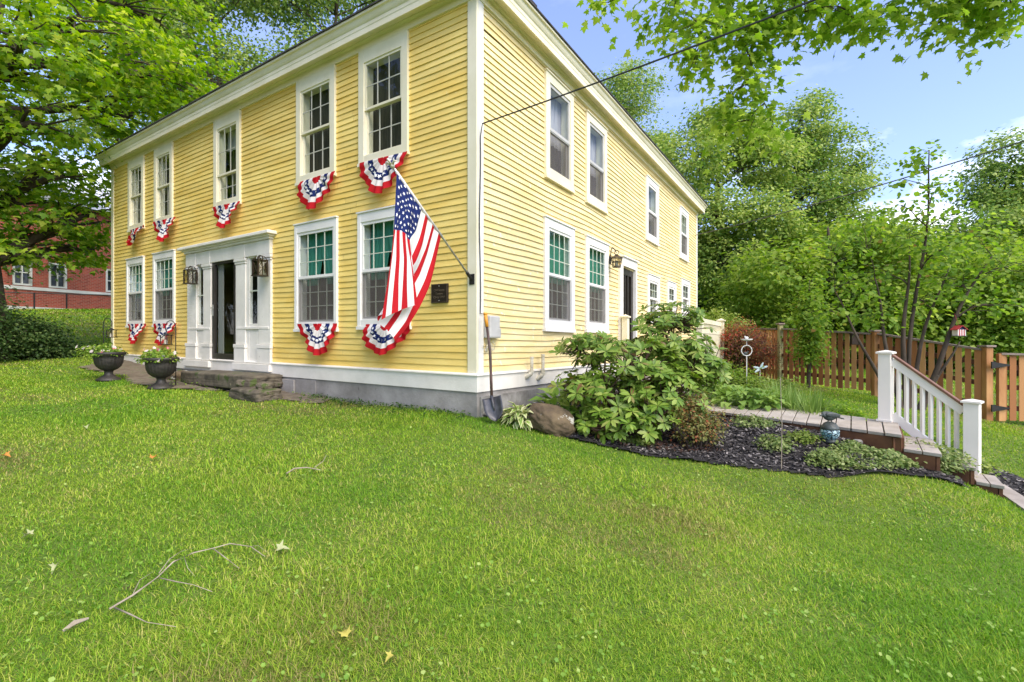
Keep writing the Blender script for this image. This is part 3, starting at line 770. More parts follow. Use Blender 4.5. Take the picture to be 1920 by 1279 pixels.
# pale chimney with a dark cap just inside the side eave
m = MB(SD)
m.box((1.8, -2.5, 6.4), (4.17, -1.68, 8.577)); m.build('chimney', M['bwhite'], roof)
m = MB(SD); m.box((1.7, -2.6, 8.58), (4.25, -1.6, 8.76)); m.build('chimney_cap', M['bronze'], roof)
# ------------------------------------------------------------------ bunting, flag, plaque, lamps and fittings on the house
def star_pts(r):
    return [(r * (1 if k % 2 == 0 else .4) * math.sin(k * math.pi / 5), r * (1 if k % 2 == 0 else .4) * math.cos(k * math.pi / 5)) for k in range(10)]

def bunting(rect, label, seed, wild=0.0):
    s0, s1, zt, H = rect
    rr = random.Random(seed); ph = rr.uniform(0, 6); sw = rr.uniform(-.11, .11)
    sc, W = (s0 + s1) / 2, (s1 - s0) / 2 * 1.05
    def P(r, th, dn=0):
        x, zz = math.cos(th), math.sin(th)
        k = math.sin(th * 17 + ph) + .5 * math.sin(th * 9 + ph * 2 + r * 2)
        n = .095 + .03 * r * k * (.4 + .6 * zz) + .05 * zz * r + .025 * r * math.sin(5 * th + ph) + dn
        drop = (zz ** .80) * (1 + .03 * math.cos(3 * (th - 1.57)) + .55 * max(0, zz - .72)) * H * r * .93
        xs = x * W * r * (1 + .05 * math.sin(th * 3 + ph)) + sw * zz * r * W * 2 + .005 * r * math.sin(th * 17 + ph + 1.2)
        xs *= 1 - .12 * zz * r
        if wild:
            f = max(0, -x * .4 + zz - .35) * r * r
            drop -= wild * H * f * .55; n += wild * .14 * f; xs += wild * W * .25 * f
            drop += wild * H * .28 * max(0, zz - .86) * r * 4
        return FR(sc + xs, n, zt - .01 - drop)
    m = MB(); nt, nr = 96, 24
    rings = [(.22, 0), (.42, 1), (.64, 2), (.81, 1), (1.01, 0)]
    for j in range(nr + 1):
        for i in range(nt + 1):
            m.v.append(tuple(P(.02 + .98 * j / nr, math.pi * i / nt)))
    for j in range(nr):
        rm = (j + .5) / nr
        mi = next(c for lim, c in rings if rm < lim)
        for i in range(nt):
            a = j * (nt + 1) + i
            m.f.append((a, a + 1, a + nt + 2, a + nt + 1)); m.mi.append(mi)
    for k in range(9):
        th = math.pi * (k + .75) / 9.5; rc = .535
        pts = [P(rc + v * .85 / 1.0, th + u * 1.7, .012) for u, v in star_pts(.075)]
        m.add(pts + [P(rc, th, .014)], [(10, i, (i + 1) % 10) for i in range(10)], 3)
    o = m.build('bunting', [M['red'], M['wcloth'], M['blue'], M['star']], loc=FR(sc, .1, zt), smooth=True)
    tag(o, label, 'bunting', 'pleated fan buntings hung under the front windows')

def rB(l, r, yt, yb):
    s0, zt = on_front(r, yt, .1); s1, _ = on_front(l, yt, .1); sm, zb_ = on_front((l + r) / 2, yb, .16)
    return s0, s1, zt, zt - zb_
U = 'fan bunting under the upper '
for (l, r, yt, yb), lab, sd, wl in [
        ((680, 760, 281, 352), 'wide red, white and blue fan bunting under the upper window nearest the house corner', 1, 0),
        ((562, 627, 320, 383), 'fan bunting under the upper window right of the door, second from the house corner', 2, 0),
        ((404, 447, 375, 423), 'small fan bunting under the upper window above the white front door', 3, .25),
        ((291, 326, 405, 450), 'fan bunting under the second upper window from the left end of the house', 4, .3),
        ((242, 271, 422, 461), 'rumpled fan bunting, half folded over, under the leftmost upper window', 5, 1.0),
        ((681, 768, 605, 660), 'wide fan bunting under the lower window, partly behind the hanging flag', 6, 0),
        ((563, 628, 605, 660), 'fan bunting under the lower window between the front door and the flag', 7, 0),
        ((292, 328, 605, 645), 'fan bunting under the lower window just left of the front door, behind the hook lantern', 8, .2),
        ((241, 271, 606, 643), 'fan bunting under the leftmost lower window above the flower urn', 9, .35)]:
    bunting(rB(l, r, yt, yb), lab, sd, wl)

# flag on its angled pole
Bk = FR(.045, .05, 2.276); tip = Bk + nF * 1.27 + Vector((0, 0, .985))
pd = (tip - Bk).normalized()
def hoist(a): return tip.lerp(Bk, .03 + (a / 13) * .54)          # a: stripe lines from the tip, 0..13
def on_plane(px, py, off):
    d = Vector(((px - CX0) / FPX, 1, (CY0 - py) / FPX)); o = Vector((0, 0, EYE))
    t = (Bk - o).dot(dF) / d.dot(dF)
    return o + d * t - dF * off
AC = [0, 3.5, 7, 8, 10.5, 13]; BC = [0, .3, .6, .9, 1.2, 1.5]
grid = {.3: [(739, 374, .02), (756, 391, .05), (779, 432, .01), (787, 445, .0), (800, 470, .0), (815, 497, .0)],
        .6: [(730.5, 432, .05), (744, 434, .06), (760, 452, .07), (768, 481, .03), (784, 509, .01), (803, 537, .0)],
        .9: [(722, 482, .07), (742, 485, .08), (763.5, 500, .09), (750, 512, -.04), (766, 547, -.02), (785, 577, .0)],
        1.2: [(713, 542, .08), (738, 535, .09), (766, 540, .10), (737, 555, -.06), (752, 585, -.03), (765, 612, .0)],
        1.5: [(705, 600, .08), (735, 583, .10), (768, 572, .10), (716, 592, -.06), (729, 618, -.03), (742, 642, .0)]}
CP = {}
for i, a in enumerate(AC): CP[(i, 0)] = hoist(a)
for j, b in enumerate(BC[1:], 1):
    for i in range(6): CP[(i, j)] = on_plane(*grid[b][i])
def herm(vals, xs, x):
    k = max(0, min(len(xs) - 2, next((q for q in range(len(xs) - 1) if x <= xs[q + 1]), len(xs) - 2)))
    t = (x - xs[k]) / (xs[k + 1] - xs[k])
    def tan(q):
        q0, q1 = max(0, q - 1), min(len(xs) - 1, q + 1)
        return (vals[q1] - vals[q0]) / (xs[q1] - xs[q0])
    h = xs[k + 1] - xs[k]; m0, m1 = tan(k) * h * .55, tan(k + 1) * h * .55
    return vals[k] * (2 * t ** 3 - 3 * t ** 2 + 1) + m0 * (t ** 3 - 2 * t ** 2 + t) + vals[k + 1] * (-2 * t ** 3 + 3 * t ** 2) + m1 * (t ** 3 - t ** 2)
def flag_p(a, b, off=0):
    p = herm([herm([CP[(i, j)] for i in range(6)], AC, a) for j in range(6)], BC, b)
    rip = .012 * math.sin(a * 1.5 + b * 2) * min(1, b * 2) + .006 * math.sin(a * 3.3 - b * 5)
    return p - dF * (rip + off)
fl = root('flag', 'large flag with stars and stripes hanging from an angled pole at the house corner', 'flag', Bk)
m = MB(); ka, kb = 4, 50
na = 13 * ka
for j in range(kb + 1):
    for i in range(na + 1): m.v.append(tuple(flag_p(i / ka, 1.5 * j / kb)))
for j in range(kb):
    for i in range(na):
        st = i // ka; mi = 2 if (st < 7 and (j + .5) / kb < .4) else (0 if st % 2 == 0 else 1)
        q = j * (na + 1) + i
        m.f.append((q, q + 1, q + na + 2, q + na + 1)); m.mi.append(mi)
for side in (.004, -.004):
    for row in range(9):
        for c in range(6 if row % 2 == 0 else 5):
            a0 = 7 * (row + 1) / 10; b0 = .6 * ((2 * c + 1 if row % 2 == 0 else 2 * c + 2)) / 12
            pts = [flag_p(min(7, max(0.02, a0 + v * 7 / .485)), b0 + u, side) for u, v in star_pts(.021)]
            m.add(pts + [flag_p(a0, b0, side * 1.2)], [(10, i, (i + 1) % 10) for i in range(10)], 3)
cl = m.build('cloth', [M['red'], M['wcloth'], M['blue'], M['star']], fl, smooth=True)
m = MB(); m.tube([hoist(-.1) - dF * .0, hoist(6), hoist(13.2)], .016, 10); m.build('sleeve', M['wcloth'], fl, smooth=True)
m = MB(); m.tube([Bk + pd * .02, tip], .0125, 10); m.build('pole', M['steel'], fl, smooth=True)
m = MB(); m.ball(tip + pd * .03, .026, 10, 8)
for k in (-1, 1): m.tube([tip + pd * .03, tip + pd * .06 + dF * .05 * k + Vector((0, 0, .02)), tip + pd * .02 + dF * .085 * k + Vector((0, 0, .03))], [.014, .012, .004], 6)
m.tube([tip + pd * .03, tip + pd * .09, tip + pd * .12], [.015, .012, .004], 6)
m.build('finial', M['gold'], fl, smooth=True)
m = MB(FR); m.box((.0, .034, 2.20), (.075, .045, 2.33)); m.xf = None; m.tube([Bk - pd * .01, Bk + pd * .10], .021, 10); m.build('bracket', M['black'], fl)

# plaque with raised lettering
s0, zt_ = on_front(839, 531, .05); s1, _ = on_front(808, 531, .05); _, zb_ = on_front(839, 567.5, .05)
pq = root('wall_plaque', 'dark brown engraved plaque screwed to the yellow wall beside the flag', 'plaque', FR((s0 + s1) / 2, .03, (zb_ + zt_) / 2))
m = MB(FR); m.box((s0, .024, zb_), (s1, .05, zt_)); m.build('plate', M['plaque'], pq, bevel=.004)
m = MB(FR); e = .008
for bx in ((s0 + e, .051, zb_ + e, s1 - e, .0535, zb_ + e + .004), (s0 + e, .051, zt_ - e - .004, s1 - e, .0535, zt_ - e), (s0 + e, .051, zb_ + e + .004, s0 + e + .004, .0535, zt_ - e - .004), (s1 - e - .004, .051, zb_ + e + .004, s1 - e, .0535, zt_ - e - .004)):
    m.box(bx[:3], bx[3:])
m.build('border', M['plaqueline'], pq)
def textmesh(body, size):
    cu = bpy.data.curves.new('lettering', 'FONT'); cu.body = body; cu.size = size; cu.align_x = 'CENTER'; cu.extrude = .0012; cu.space_line = 1.05
    o = bpy.data.objects.new('lettering', cu); COL.objects.link(o)
    dg = bpy.context.evaluated_depsgraph_get(); me = bpy.data.meshes.new_from_object(o.evaluated_get(dg))
    bpy.data.objects.remove(o)
    return me
me = textmesh('Old Stone\nTavern\nCirca 1797', .044)
me.materials.append(M['plaqueline'])
scm, zc_ = (s0 + s1) / 2, (zb_ + zt_) / 2 + .028
for v in me.vertices:
    p = FR(scm - v.co.x, .0525 + v.co.z, zc_ + v.co.y) - wloc(pq); v.co = p
link('lettering', me, pq)
m = MB(FR)
for zz in (zt_ - .03, zb_ + .03): m.ball((scm, .052, zz), .007, 8, 5)
m.build('screw', M['steel'], pq)

def wall_lantern(px, py, label):
    s, z = on_front(px, py, .2)
    t = root('wall_lantern', label, 'lantern', FR(s, .08, z), 'bronze lanterns flanking the front door')
    w, h, n0, n1 = .085, .14, .115, .275
    m = MB(FR); m.box((s - .05, .076, z - .08), (s + .05, .092, z + .09)); m.box((s - .012, .093, z + .1), (s + .012, .19, z + .118)); m.box((s - .012, .093, z + .02), (s + .012, n0 - .001, z + .04)); m.build('back_plate', M['bronze'], t, bevel=.003)
    m = MB(FR); b = .011
    for sx in (-w, w):
        for nn in (n0, n1): m.box((s + sx - b, nn - b, z - h), (s + sx + b, nn + b, z + h - .03))
    m.box((s - w - .02, n0 - .02, z - h - .016), (s + w + .02, n1 + .02, z - h - .001))
    for (za) in (z + h - .029,):
        m.box((s - w - .012, n0 - .012, za), (s + w + .012, n1 + .012, za + .014))
    nm = (n0 + n1) / 2
    m.xf = None
    for sx in (-w, w):                                  # two hoops over the top
        m.tube([FR(s + sx * .9, nm - .07 * math.cos(a), z + h - .015 + .06 * math.sin(a)) for a in np.linspace(0, math.pi, 9)], .007, 5)
    m.tube([FR(s - w * math.cos(a), nm, z + h - .015 + .075 * math.sin(a)) for a in np.linspace(0, math.pi, 11)], .009, 5)
    for (p, q) in (((s - w, n1, z - h), (s + w, n1, z + h - .03)), ((s + w, n1, z - h), (s - w, n1, z + h - .03)), ((s - w, n0, z - h), (s - w, n1, z + h - .03)), ((s - w, n1, z - h), (s - w, n0, z + h - .03))):
        m.tube([FR(*p), FR(*q)], .005, 5)
    m.build('cage', M['bronze'], t)
    m = MB(FR)
    for (p, q) in (((s - w + .012, n1 - .004), (s + w - .012, n1 - .004)), ((s - w + .002, n0 + .012), (s - w + .002, n1 - .012)), ((s + w - .002, n0 + .012), (s + w - .002, n1 - .012))):
        m.add([(p[0], p[1], z - h), (q[0], q[1], z - h), (q[0], q[1], z + h - .03), (p[0], p[1], z + h - .03)], [(0, 1, 2, 3)])
    m.build('glass_panes', M['lampglass'], t)
    m = MB(); 
    for k in (-1, 1): m.tube([FR(s + .03 * k, nm, z - h), FR(s + .03 * k, nm, z - .02)], .011, 8); m.tube([FR(s + .03 * k, nm, z - .02), FR(s + .03 * k, nm, z + .03), FR(s + .03 * k, nm, z + .055)], [.009, .016, .003], 8)
    m.build('candle_bulbs', M['wcloth'], t, smooth=True)
wall_lantern(356.5, 518, 'bronze cage lantern on the wall left of the front door')
wall_lantern(487, 501, 'bronze cage lantern on the white pilaster right of the front door')

# side lantern
s, z = on_side(1157, 489, .2)
t = root('porch_lantern', 'pale bronze tapered porch lantern with scroll arm beside the dark side door', 'lantern', SD(s, .08, z))
m = MB(); o_ = SD(s, .19, z)
m.lathe([(.02, .12), (.03, .115), (.06, .09), (.12, .065), (.125, .05), (.02, .05)], 6, o_); m.lathe([(.07, -.135), (.085, -.13), (.085, -.115), (.02, -.115)], 6, o_)
for k in range(6):
    a = math.pi / 3 * k; m.tube([o_ + Vector((.10 * math.cos(a), .10 * math.sin(a), .05)), o_ + Vector((.075 * math.cos(a), .075 * math.sin(a), -.118))], .008, 5)
m.lathe([(.094, -.03), (.1, -.03), (.1, -.022), (.094, -.022)], 6, o_)
m.build('cage', M['bronze'], t)
m = MB(); m.lathe([(.068, -.114), (.094, .049)], 6, o_); m.build('glass_panes', M['lampglass'], t)
m = MB(); m.lathe([(.02, -.114), (.025, -.06), (.03, -.03), (.02, .0), (.004, .01)], 10, o_); m.build('bulb', M['wcloth'], t, smooth=True)
m = MB(SD); m.box((s - .05, .03, z - .05), (s + .05, .06, z + .1)); m.xf = None
m.tube([SD(s, .06 + .13 * u - .03 * math.sin(u * 3), z + .03 + .20 * math.sin(u * math.pi * .9) + .06 * u) for u in np.linspace(0, 1, 12)], .009, 6)
m.tube([SD(s, .19 + .045 * math.sin(u), z + .165 - .045 * math.cos(u)) for u in np.linspace(0, 6.2, 14)], .006, 5)
m.build('scroll_arm', M['bronze'], t)

# grey utility box with loose wires, feed cable, filler pipes
b0, bz1 = on_side(915, 591, .1); b1, _ = on_side(935, 600, .1); _, bz0 = on_side(915, 634, .1)
ub = root('utility_box', 'grey plastic utility box with loose wires on the side wall by the corner', 'utility box', SD((b0 + b1) / 2, .03, bz0))
m = MB(SD); m.box((b0, .024, bz0), (b1, .13, bz1)); m.build('cover', M['greybox'], ub, bevel=.02)
m = MB(SD); m.box((b1 - .04, .03, bz0 + .005), (b1 + .05, .11, bz0 + (bz1 - bz0) * .45)); m.build('side_cover', M['greybox'], ub, bevel=.012)
m = MB(); rr = random.Random(4)
for k in range(7):
    s_ = b0 + .02 + k * .022; p = [SD(s_, .07, bz0 + .01)]
    for q in range(1, 9):
        a = q / 8; p.append(SD(s_ + .06 * math.sin(a * 5 + k) * a + rr.uniform(-.02, .02), .06 + .03 * math.sin(a * 7 + k), bz0 - .2 * math.sin(a * 2.6) * rr.uniform(.6, 1)))
    m.tube(p, .0035, 5)
m.build('loose_wires', M['pipe'], ub)
m = MB(); a0 = SD(.02, .05, on_side(908, 243)[1])
pts = [a0 + nS * .03]
for k in range(1, 15):
    u = k / 14; pts.append(SD(.018 + .012 * math.sin(u * 9), .046, (a0.z) * (1 - u) + bz1 * u + .02))
pts.append(SD(b0 + .03, .06, bz1 + .01)); m.tube(pts, .007, 6)
m.build('feed_cable', M['wire'], ub)
P1 = on_side(997, 690, .12)[0]; P2 = on_side(1018, 690, .12)[0]
fp = root('filler_pipes', 'pair of old cream filler pipes elbowing out low on the side wall', 'pipes', SD((P1 + P2) / 2, .05, .95))
for px, pt_, pb in ((997, 672, 700), (1018, 667, 703)):
    s_, zt2 = on_side(px, pt_, .12); _, zb2 = on_side(px, pb, .12)
    m = MB(); m.tube([SD(s_, .12, zt2), SD(s_, .12, zb2 + .03), SD(s_ - .02, .11, zb2 - .01), SD(s_ - .05, .06, zb2 - .05), SD(s_ - .06, .0, zb2 - .07)], [.026, .026, .034, .034, .032], 12)
    m.tube([SD(s_, .12, zt2 - .005), SD(s_, .12, zt2 + .025)], .031, 12); m.tube([SD(s_, .12, zb2 + .035), SD(s_, .12, zb2 + .0)], .036, 12)
    m.build('pipe', M['pipe'], fp, smooth=False)

# overhead wires
def wire(name, a, b, sag, rad, mat, label):
    a, b = Vector(a), Vector(b); m = MB()
    pts = [a.lerp(b, u) - Vector((0, 0, sag * 4 * u * (1 - u))) for u in np.linspace(0, 1, 40)]
    m.tube(pts, rad, 6); tag(m.build(name, mat, loc=a), label, 'wire')
wire('service_wire', a0 + nS * .03, (15.4, -6.9, 6.05), .62, .0095, M['wire'], 'black service wire running from the house corner up across the sky')
w2 = on_side(1304, 441, .05)
wire('service_wire', SD(w2[0], .05, w2[1]), (15, -6.8, 7.0), .72, .012, M['greywire'], 'grey wire sagging from the far end of the house past the trees')

# shovel leaning in the corner
sh = root('shovel', 'round point shovel with orange grip leaning on the house corner', 'shovel', G(925, 787))
Yt = 5.98; top = at(910, 588, 5.98); mid = at(919, 660, 5.90); low = at(922, 745, 5.82); tipb = at(930, 786, 5.76)
m = MB(); m.tube([top, top.lerp(mid, .35)], .022, 10); m.tube([top + Vector((0, 0, .012)), top + Vector((0, 0, -.02))], .026, 10); m.build('grip', M['orange'], sh, smooth=True)
m = MB(); m.tube([top.lerp(mid, .35), mid, mid.lerp(low, .6), low], [.016, .017, .018, .018], 10); m.build('shaft', M['shaft'], sh, smooth=True)
m = MB(); d = (tipb - low).normalized(); sx = Vector((.93, -.25, -.12)); sx = (sx - d * sx.dot(d)).normalized(); nn = sx.cross(d)
if nn.y > 0: nn = -nn
rows = []
for j in range(11):
    u = j / 10; hw = .115 * (1.0 if u < .45 else math.cos((u - .45) / .55 * math.pi / 2) ** .75) + .002
    rows.append([low + d * (.29 * u) + sx * (hw * (i / 8 * 2 - 1)) + nn * (.035 * (i / 8 * 2 - 1) ** 2 + .012 * u) - nn * .02 for i in range(9)])
m.add([v for r in rows for v in r], [(j * 9 + i, j * 9 + i + 1, (j + 1) * 9 + i + 1, (j + 1) * 9 + i) for j in range(10) for i in range(8)])
o = m.build('blade', M['blade'], sh, smooth=True); sm_ = o.modifiers.new('solid', 'SOLIDIFY'); sm_.thickness = .004
m = MB(); m.tube([low - d * .02, low + d * .10, low + d * .16], [.021, .018, .006], 10); m.build('socket', M['blade'], sh, smooth=True)

# ------------------------------------------------------------------ stone steps
def stone(name, c, size, rz, seed, mat, label=None, cat=None, sharp=4, amp=.06, parent=None, tilt=(0, 0), group=None):
    bm = bmesh.new(); bmesh.ops.create_icosphere(bm, subdivisions=5, radius=1)
    rm = Matrix.Rotation(rz, 3, 'Z') @ Matrix.Rotation(tilt[0], 3, 'X') @ Matrix.Rotation(tilt[1], 3, 'Y')
    for v in bm.verts:
        p = v.co.normalized(); k = (abs(p.x) ** sharp + abs(p.y) ** sharp + abs(p.z) ** sharp) ** (-1 / sharp); p = p * k
        q = p * 1.3 + Vector((seed * 7.1, seed * 3.3, 0))
        dsp = noise.noise(q) * amp * 1.6 + noise.noise(q * 3.1) * amp * .7 + noise.noise(q * 8) * amp * .3
        p = p * (1 + dsp); v.co = rm @ Vector((p.x * size[0], p.y * size[1], p.z * size[2]))
    me = bpy.data.meshes.new(name); bm.to_mesh(me); bm.free(); me.materials.append(mat)
    me.polygons.foreach_set('use_smooth', [True] * len(me.polygons))
    o = link(name, me, parent, Vector(c) - (wloc(parent) if parent else Vector((0, 0, 0))))
    return tag(o, label, cat, group)
ang = math.atan2(dF.y, dF.x)
sA, _ = on_front(497, 700, .4); sB, _ = on_front(338, 700, .4)
stone('door_step', FR((sA + sB) / 2 - .30, .36, ZB - .31), ((sB - sA) / 2 - .32, .32, .115), ang, 1, M['granite'], 'long dark granite slab step before the white front door', 'step', 16, .018)
stone('lichen_block', FR(sB + .02, .42, ZB - .40), (.46, .30, .15), ang, 2, M['lichen_stone'], 'pale lichen spotted stone block at the left end of the granite step', 'stone', 6, .05)
p = G(475, 743); stone('lower_step', FR(on_front(474, 735, .70)[0], .66, .64), (.44, .22, .10), ang, 3, M['granite'], 'low mossy stone step below the granite slab', 'step', 7, .05)
for i, (px, py, sz, lab) in enumerate([(462, 716, .16, 'rounded field stone on the mossy step, left of its neighbour'), (500, 719, .17, 'rounded field stone on the mossy step by the grey foundation'), (440, 716, .09, 'small field stone at the left end of the mossy step')]):
    s_, _ = on_front(px, py, .6); stone('field_stone', FR(s_, .62, .79 - .02 * i), (sz * .8, sz * .6, sz * .45), i, 5 + i, M['granite'], lab, 'stone', 3, .12, group='field stones on the mossy step')
bp_ = at(1034, 806, 5.72)
stone('boulder', (at(1034, 780, 5.78).x, 5.78, gz(.47, 5.78) + .13), (.27, .20, .16), -.25, 9, M['lichen_stone'], 'brown boulder with a white lichen patch at the mulch edge', 'boulder', 2.8, .10, tilt=(.25, .42))

# ------------------------------------------------------------------ urns, hooks, lanterns
def flowers(name, parent, c, r, n, seed, spill=0):
    g = np.random.default_rng(seed)
    a = g.uniform(0, 6.28, n); q = np.sqrt(g.uniform(0, 1, n)) * r
    h = g.uniform(0, 1, n) ** 1.5 * .16 * (1.2 - q / r * .7)
    pos = np.stack([c.x + q * np.cos(a) - spill * g.uniform(0, 1, n) ** 2, c.y + q * np.sin(a), c.z + h - .05 * (q / r > .85)], 1)
    nn = np.stack([np.cos(a) * .7, np.sin(a) * .7, np.ones(n) * .8], 1) + g.normal(0, .4, (n, 3))
    me = leaves('foliage', pos - np.array(wloc(parent)), nn, g.normal(0, 1, (n, 3)), g.uniform(.03, .07, n), T_OVAL, M['lightwood']); link('foliage', me, parent)
    k = n // 30; i = g.choice(n, k)
    me = leaves('blossoms', pos[i] + np.array((0, 0, .03)) - np.array(wloc(parent)), nn[i] + np.array((0, -1, 0)), g.normal(0, 1, (k, 3)), g.uniform(.035, .06, k), T_ROUND, M['petal'], 1.3); link('blossoms', me, parent)
    m = MB()
    for q in range(26):
        j = g.integers(n); e = Vector(pos[j]); m.tube([Vector((c.x, c.y, c.z - .05)).lerp(e, .3), e], .003, 4)
    m.build('stems', M['darkwood'], parent)
def urn(px, py, label, seed, spill):
    b = G(px, py); k = .53 / .46
    t = root('flower_urn', label, 'planter', b, 'black urn planters of flowers before the house')
    prof = [(.19, 0), (.20, .012), (.19, .03), (.12, .06), (.075, .09), (.065, .12), (.075, .145), (.09, .15), (.13, .165), (.185, .205), (.215, .26), (.225, .32), (.23, .36), (.262, .375), (.272, .395), (.265, .41), (.245, .412), (.23, .40), (.22, .37), (.05, .365)]
    m = MB(); m.lathe([(r_ * k * .84, z_ * k * 1.12) for r_, z_ in prof], 96, b, lambda z, a: (.025 * math.cos(a * 24) if .2 * k < z < .40 * k else 0))
    m.build('bowl', M['urn'], t, smooth=True)
    m = MB(); m.lathe([(.195 * k, .435 * k), (.05, .45 * k)], 24, b); m.build('soil', M['soil'], t)
    flowers('flowers', t, b + Vector((0, 0, .45 * k)), .27, 900, seed, spill)
urn(302, 729, 'black fluted urn of flowers beside the path, nearer the front door', 3, .12)
urn(204, 714, 'black fluted urn of flowers on the lawn, farther left before the house', 4, .35)

def hook(px, py, h, side, label, lab2):
    b = G(px, py) if isinstance(py, (int, float)) else py
    m = MB(); pts = [b + Vector((0, 0, -.1)), b + Vector((0, 0, h - .12))]
    for a in np.linspace(0, math.pi * 1.15, 12): pts.append(b + Vector((side * (.09 - .09 * math.cos(a)), 0, h - .12 + .12 * math.sin(a))))
    m.tube(pts, .0075, 6); o = m.build('garden_hook', M['black'], loc=b, smooth=True); tag(o, label, 'hook', 'garden hooks holding lanterns')
    e = pts[-1]; c = e + Vector((0, 0, -.13))
    t = root('hook_lantern', lab2, 'lantern', c, 'small lanterns hung on garden hooks')
    m = MB(); w = .055
    m.box((c.x - w * 1.45, c.y - w * 1.45, c.z + .045), (c.x + w * 1.45, c.y + w * 1.45, c.z + .055)); m.box((c.x - w * 1.3, c.y - w * 1.3, c.z - .115), (c.x + w * 1.3, c.y + w * 1.3, c.z - .103))
    for sx in (-w, w):
        for sy in (-w, w): m.box((c.x + sx - .005, c.y + sy - .005, c.z - .103), (c.x + sx + .005, c.y + sy + .005, c.z + .045))
    m.tube([e, c + Vector((0, 0, .05))], .004, 5)
    m.lathe([(w * .9, .056), (.02, .085), (.01, .09)], 8, c); m.build('cage', M['black'], t)
    m = MB(); m.box((c.x - w + .003, c.y - w + .003, c.z - .10), (c.x + w - .003, c.y + w - .003, c.z + .04)); m.build('glass_panes', M['lampglass'], t)
    m = MB(); m.lathe([(.028, -.102), (.028, -.04), (.02, -.03)], 12, c); m.build('candle', M['wcloth'], t)
hook(329.5, 726, 1.16, -1, 'thin black garden hook beside the nearer flower urn', 'small black lantern on the hook beside the nearer urn')
hook(194, 693, 1.10, 1, 'thin black garden hook at the left corner of the house', 'small black lantern on the hook at the left corner of the house')
b = G(206.5, 689) + Vector((.02, .9, 0)); b.z = gz(b.x, b.y)
m = MB(); m.tube([b + Vector((0, 0, -.1)), b + Vector((0, 0, 1.05))], .022, 8); m.lathe([(.03, 1.05), (.07, 1.09), (.085, 1.2), (.06, 1.22), (.03, 1.28), (.008, 1.3)], 10, b)
tag(m.build('lamp_post', M['black'], loc=b, smooth=True), 'short black garden post with a flared top behind the left house corner', 'garden post')
# ------------------------------------------------------------------ boardwalk, steps, railing, porch rail
bw = root('boardwalk', 'weathered brown boardwalk of cross planks leading to the side porch', 'boardwalk', (3.4, 7, gz(3.4, 7)))
L = (WB - WA).length; npl = 21
m = MB(); rr = random.Random(2)
for k in range(npl):
    u0, u1 = (k + .035) / npl, (k + .965) / npl
    dz = rr.uniform(-.004, .004); ee = rr.uniform(-.012, .012)
    q = [WA.lerp(WB, u0), WA.lerp(WB, u1), WC.lerp(WD, u1), WC.lerp(WD, u0)]
    dv = (q[0] - q[3]).normalized() * ee
    q[0] = q[0] + dv; q[1] = q[1] + dv
    vs = [(p.x, p.y, WZ - .035 + dz) for p in q] + [(p.x, p.y, WZ + dz) for p in q]
    m.add(vs, [(3, 2, 1, 0), (4, 5, 6, 7), (0, 1, 5, 4), (1, 2, 6, 5), (2, 3, 7, 6), (3, 0, 4, 7)])
m.build('planks', M['deck'], bw, bevel=.004)
m = MB(); ins = (WC - WA).normalized() * .03
for a, b in ((WA + ins, WB + ins), (WC - ins, WD - ins)):
    m.bar((a.x, a.y, WZ - .125), (b.x, b.y, WZ - .125), .04, .17)
m.bar((WA + ins) .to_tuple()[:2] + (WZ - .18,), (WC - ins).to_tuple()[:2] + (WZ - .18,), .04, .28)
for u in (.02, .3, .6, .95):
    for a, b in ((WA, WB), (WC, WD)):
        p = a.lerp(b, u) + (ins * 2 if a is WA else -ins * 2); m.bar((p.x, p.y, gz(p.x, p.y) - .2), (p.x, p.y, WZ - .04), .09, .09, up=(0, 1, 0))
m.build('joists', M['deckside'], bw)
out = Vector((.60, -.80, 0)); ex = (WC - WA).normalized()
def tread(z, o0, o1, label, n=2, fr=0.0):
    t = root('plank_step', label, 'step', (WA + out * o0).to_tuple()[:2] + (z - .15,), 'plank steps below the boardwalk')
    m = MB(); 
    for k in range(n):
        a = WA + out * (o0 + (o1 - o0) * k / n + .004); b = WA + out * (o0 + (o1 - o0) * (k + 1) / n - .004)
        q = [a + (WC - WA) * fr, b + (WC - WA) * fr, b + (WC - WA) * .9, a + (WC - WA) * .9]
        m.add([(p.x, p.y, z - .035) for p in q] + [(p.x, p.y, z) for p in q], [(3, 2, 1, 0), (4, 5, 6, 7), (0, 1, 5, 4), (1, 2, 6, 5), (2, 3, 7, 6), (3, 0, 4, 7)])
    m.build('tread', M['deck'], t, bevel=.004)
    m = MB(); a = WA + out * (o1 - .03) + ex * .01 + (WC - WA) * fr; b = a + (WC - WA) * (.88 - fr); m.bar((a.x, a.y, z - .11), (b.x, b.y, z - .11), .03, .145)
    a2 = WA + out * (o0 + .0) + ex * .02 + (WC - WA) * fr; b2 = WA + out * (o1 - .05) + ex * .02 + (WC - WA) * fr; m.bar((a2.x, a2.y, z - .11), (b2.x, b2.y, z - .11), .03, .145)
    m.build('riser', M['deckside'], t)
tread(.345, .01, .33, 'upper plank step just below the end of the boardwalk')
tread(.18, .33, .64, 'lower plank step hidden by the shrub below the railing', fr=.4)
a = G(1800, 912)
tread(.03, .64, .86, 'lowest plank step at the foot of the white railing', fr=.45)
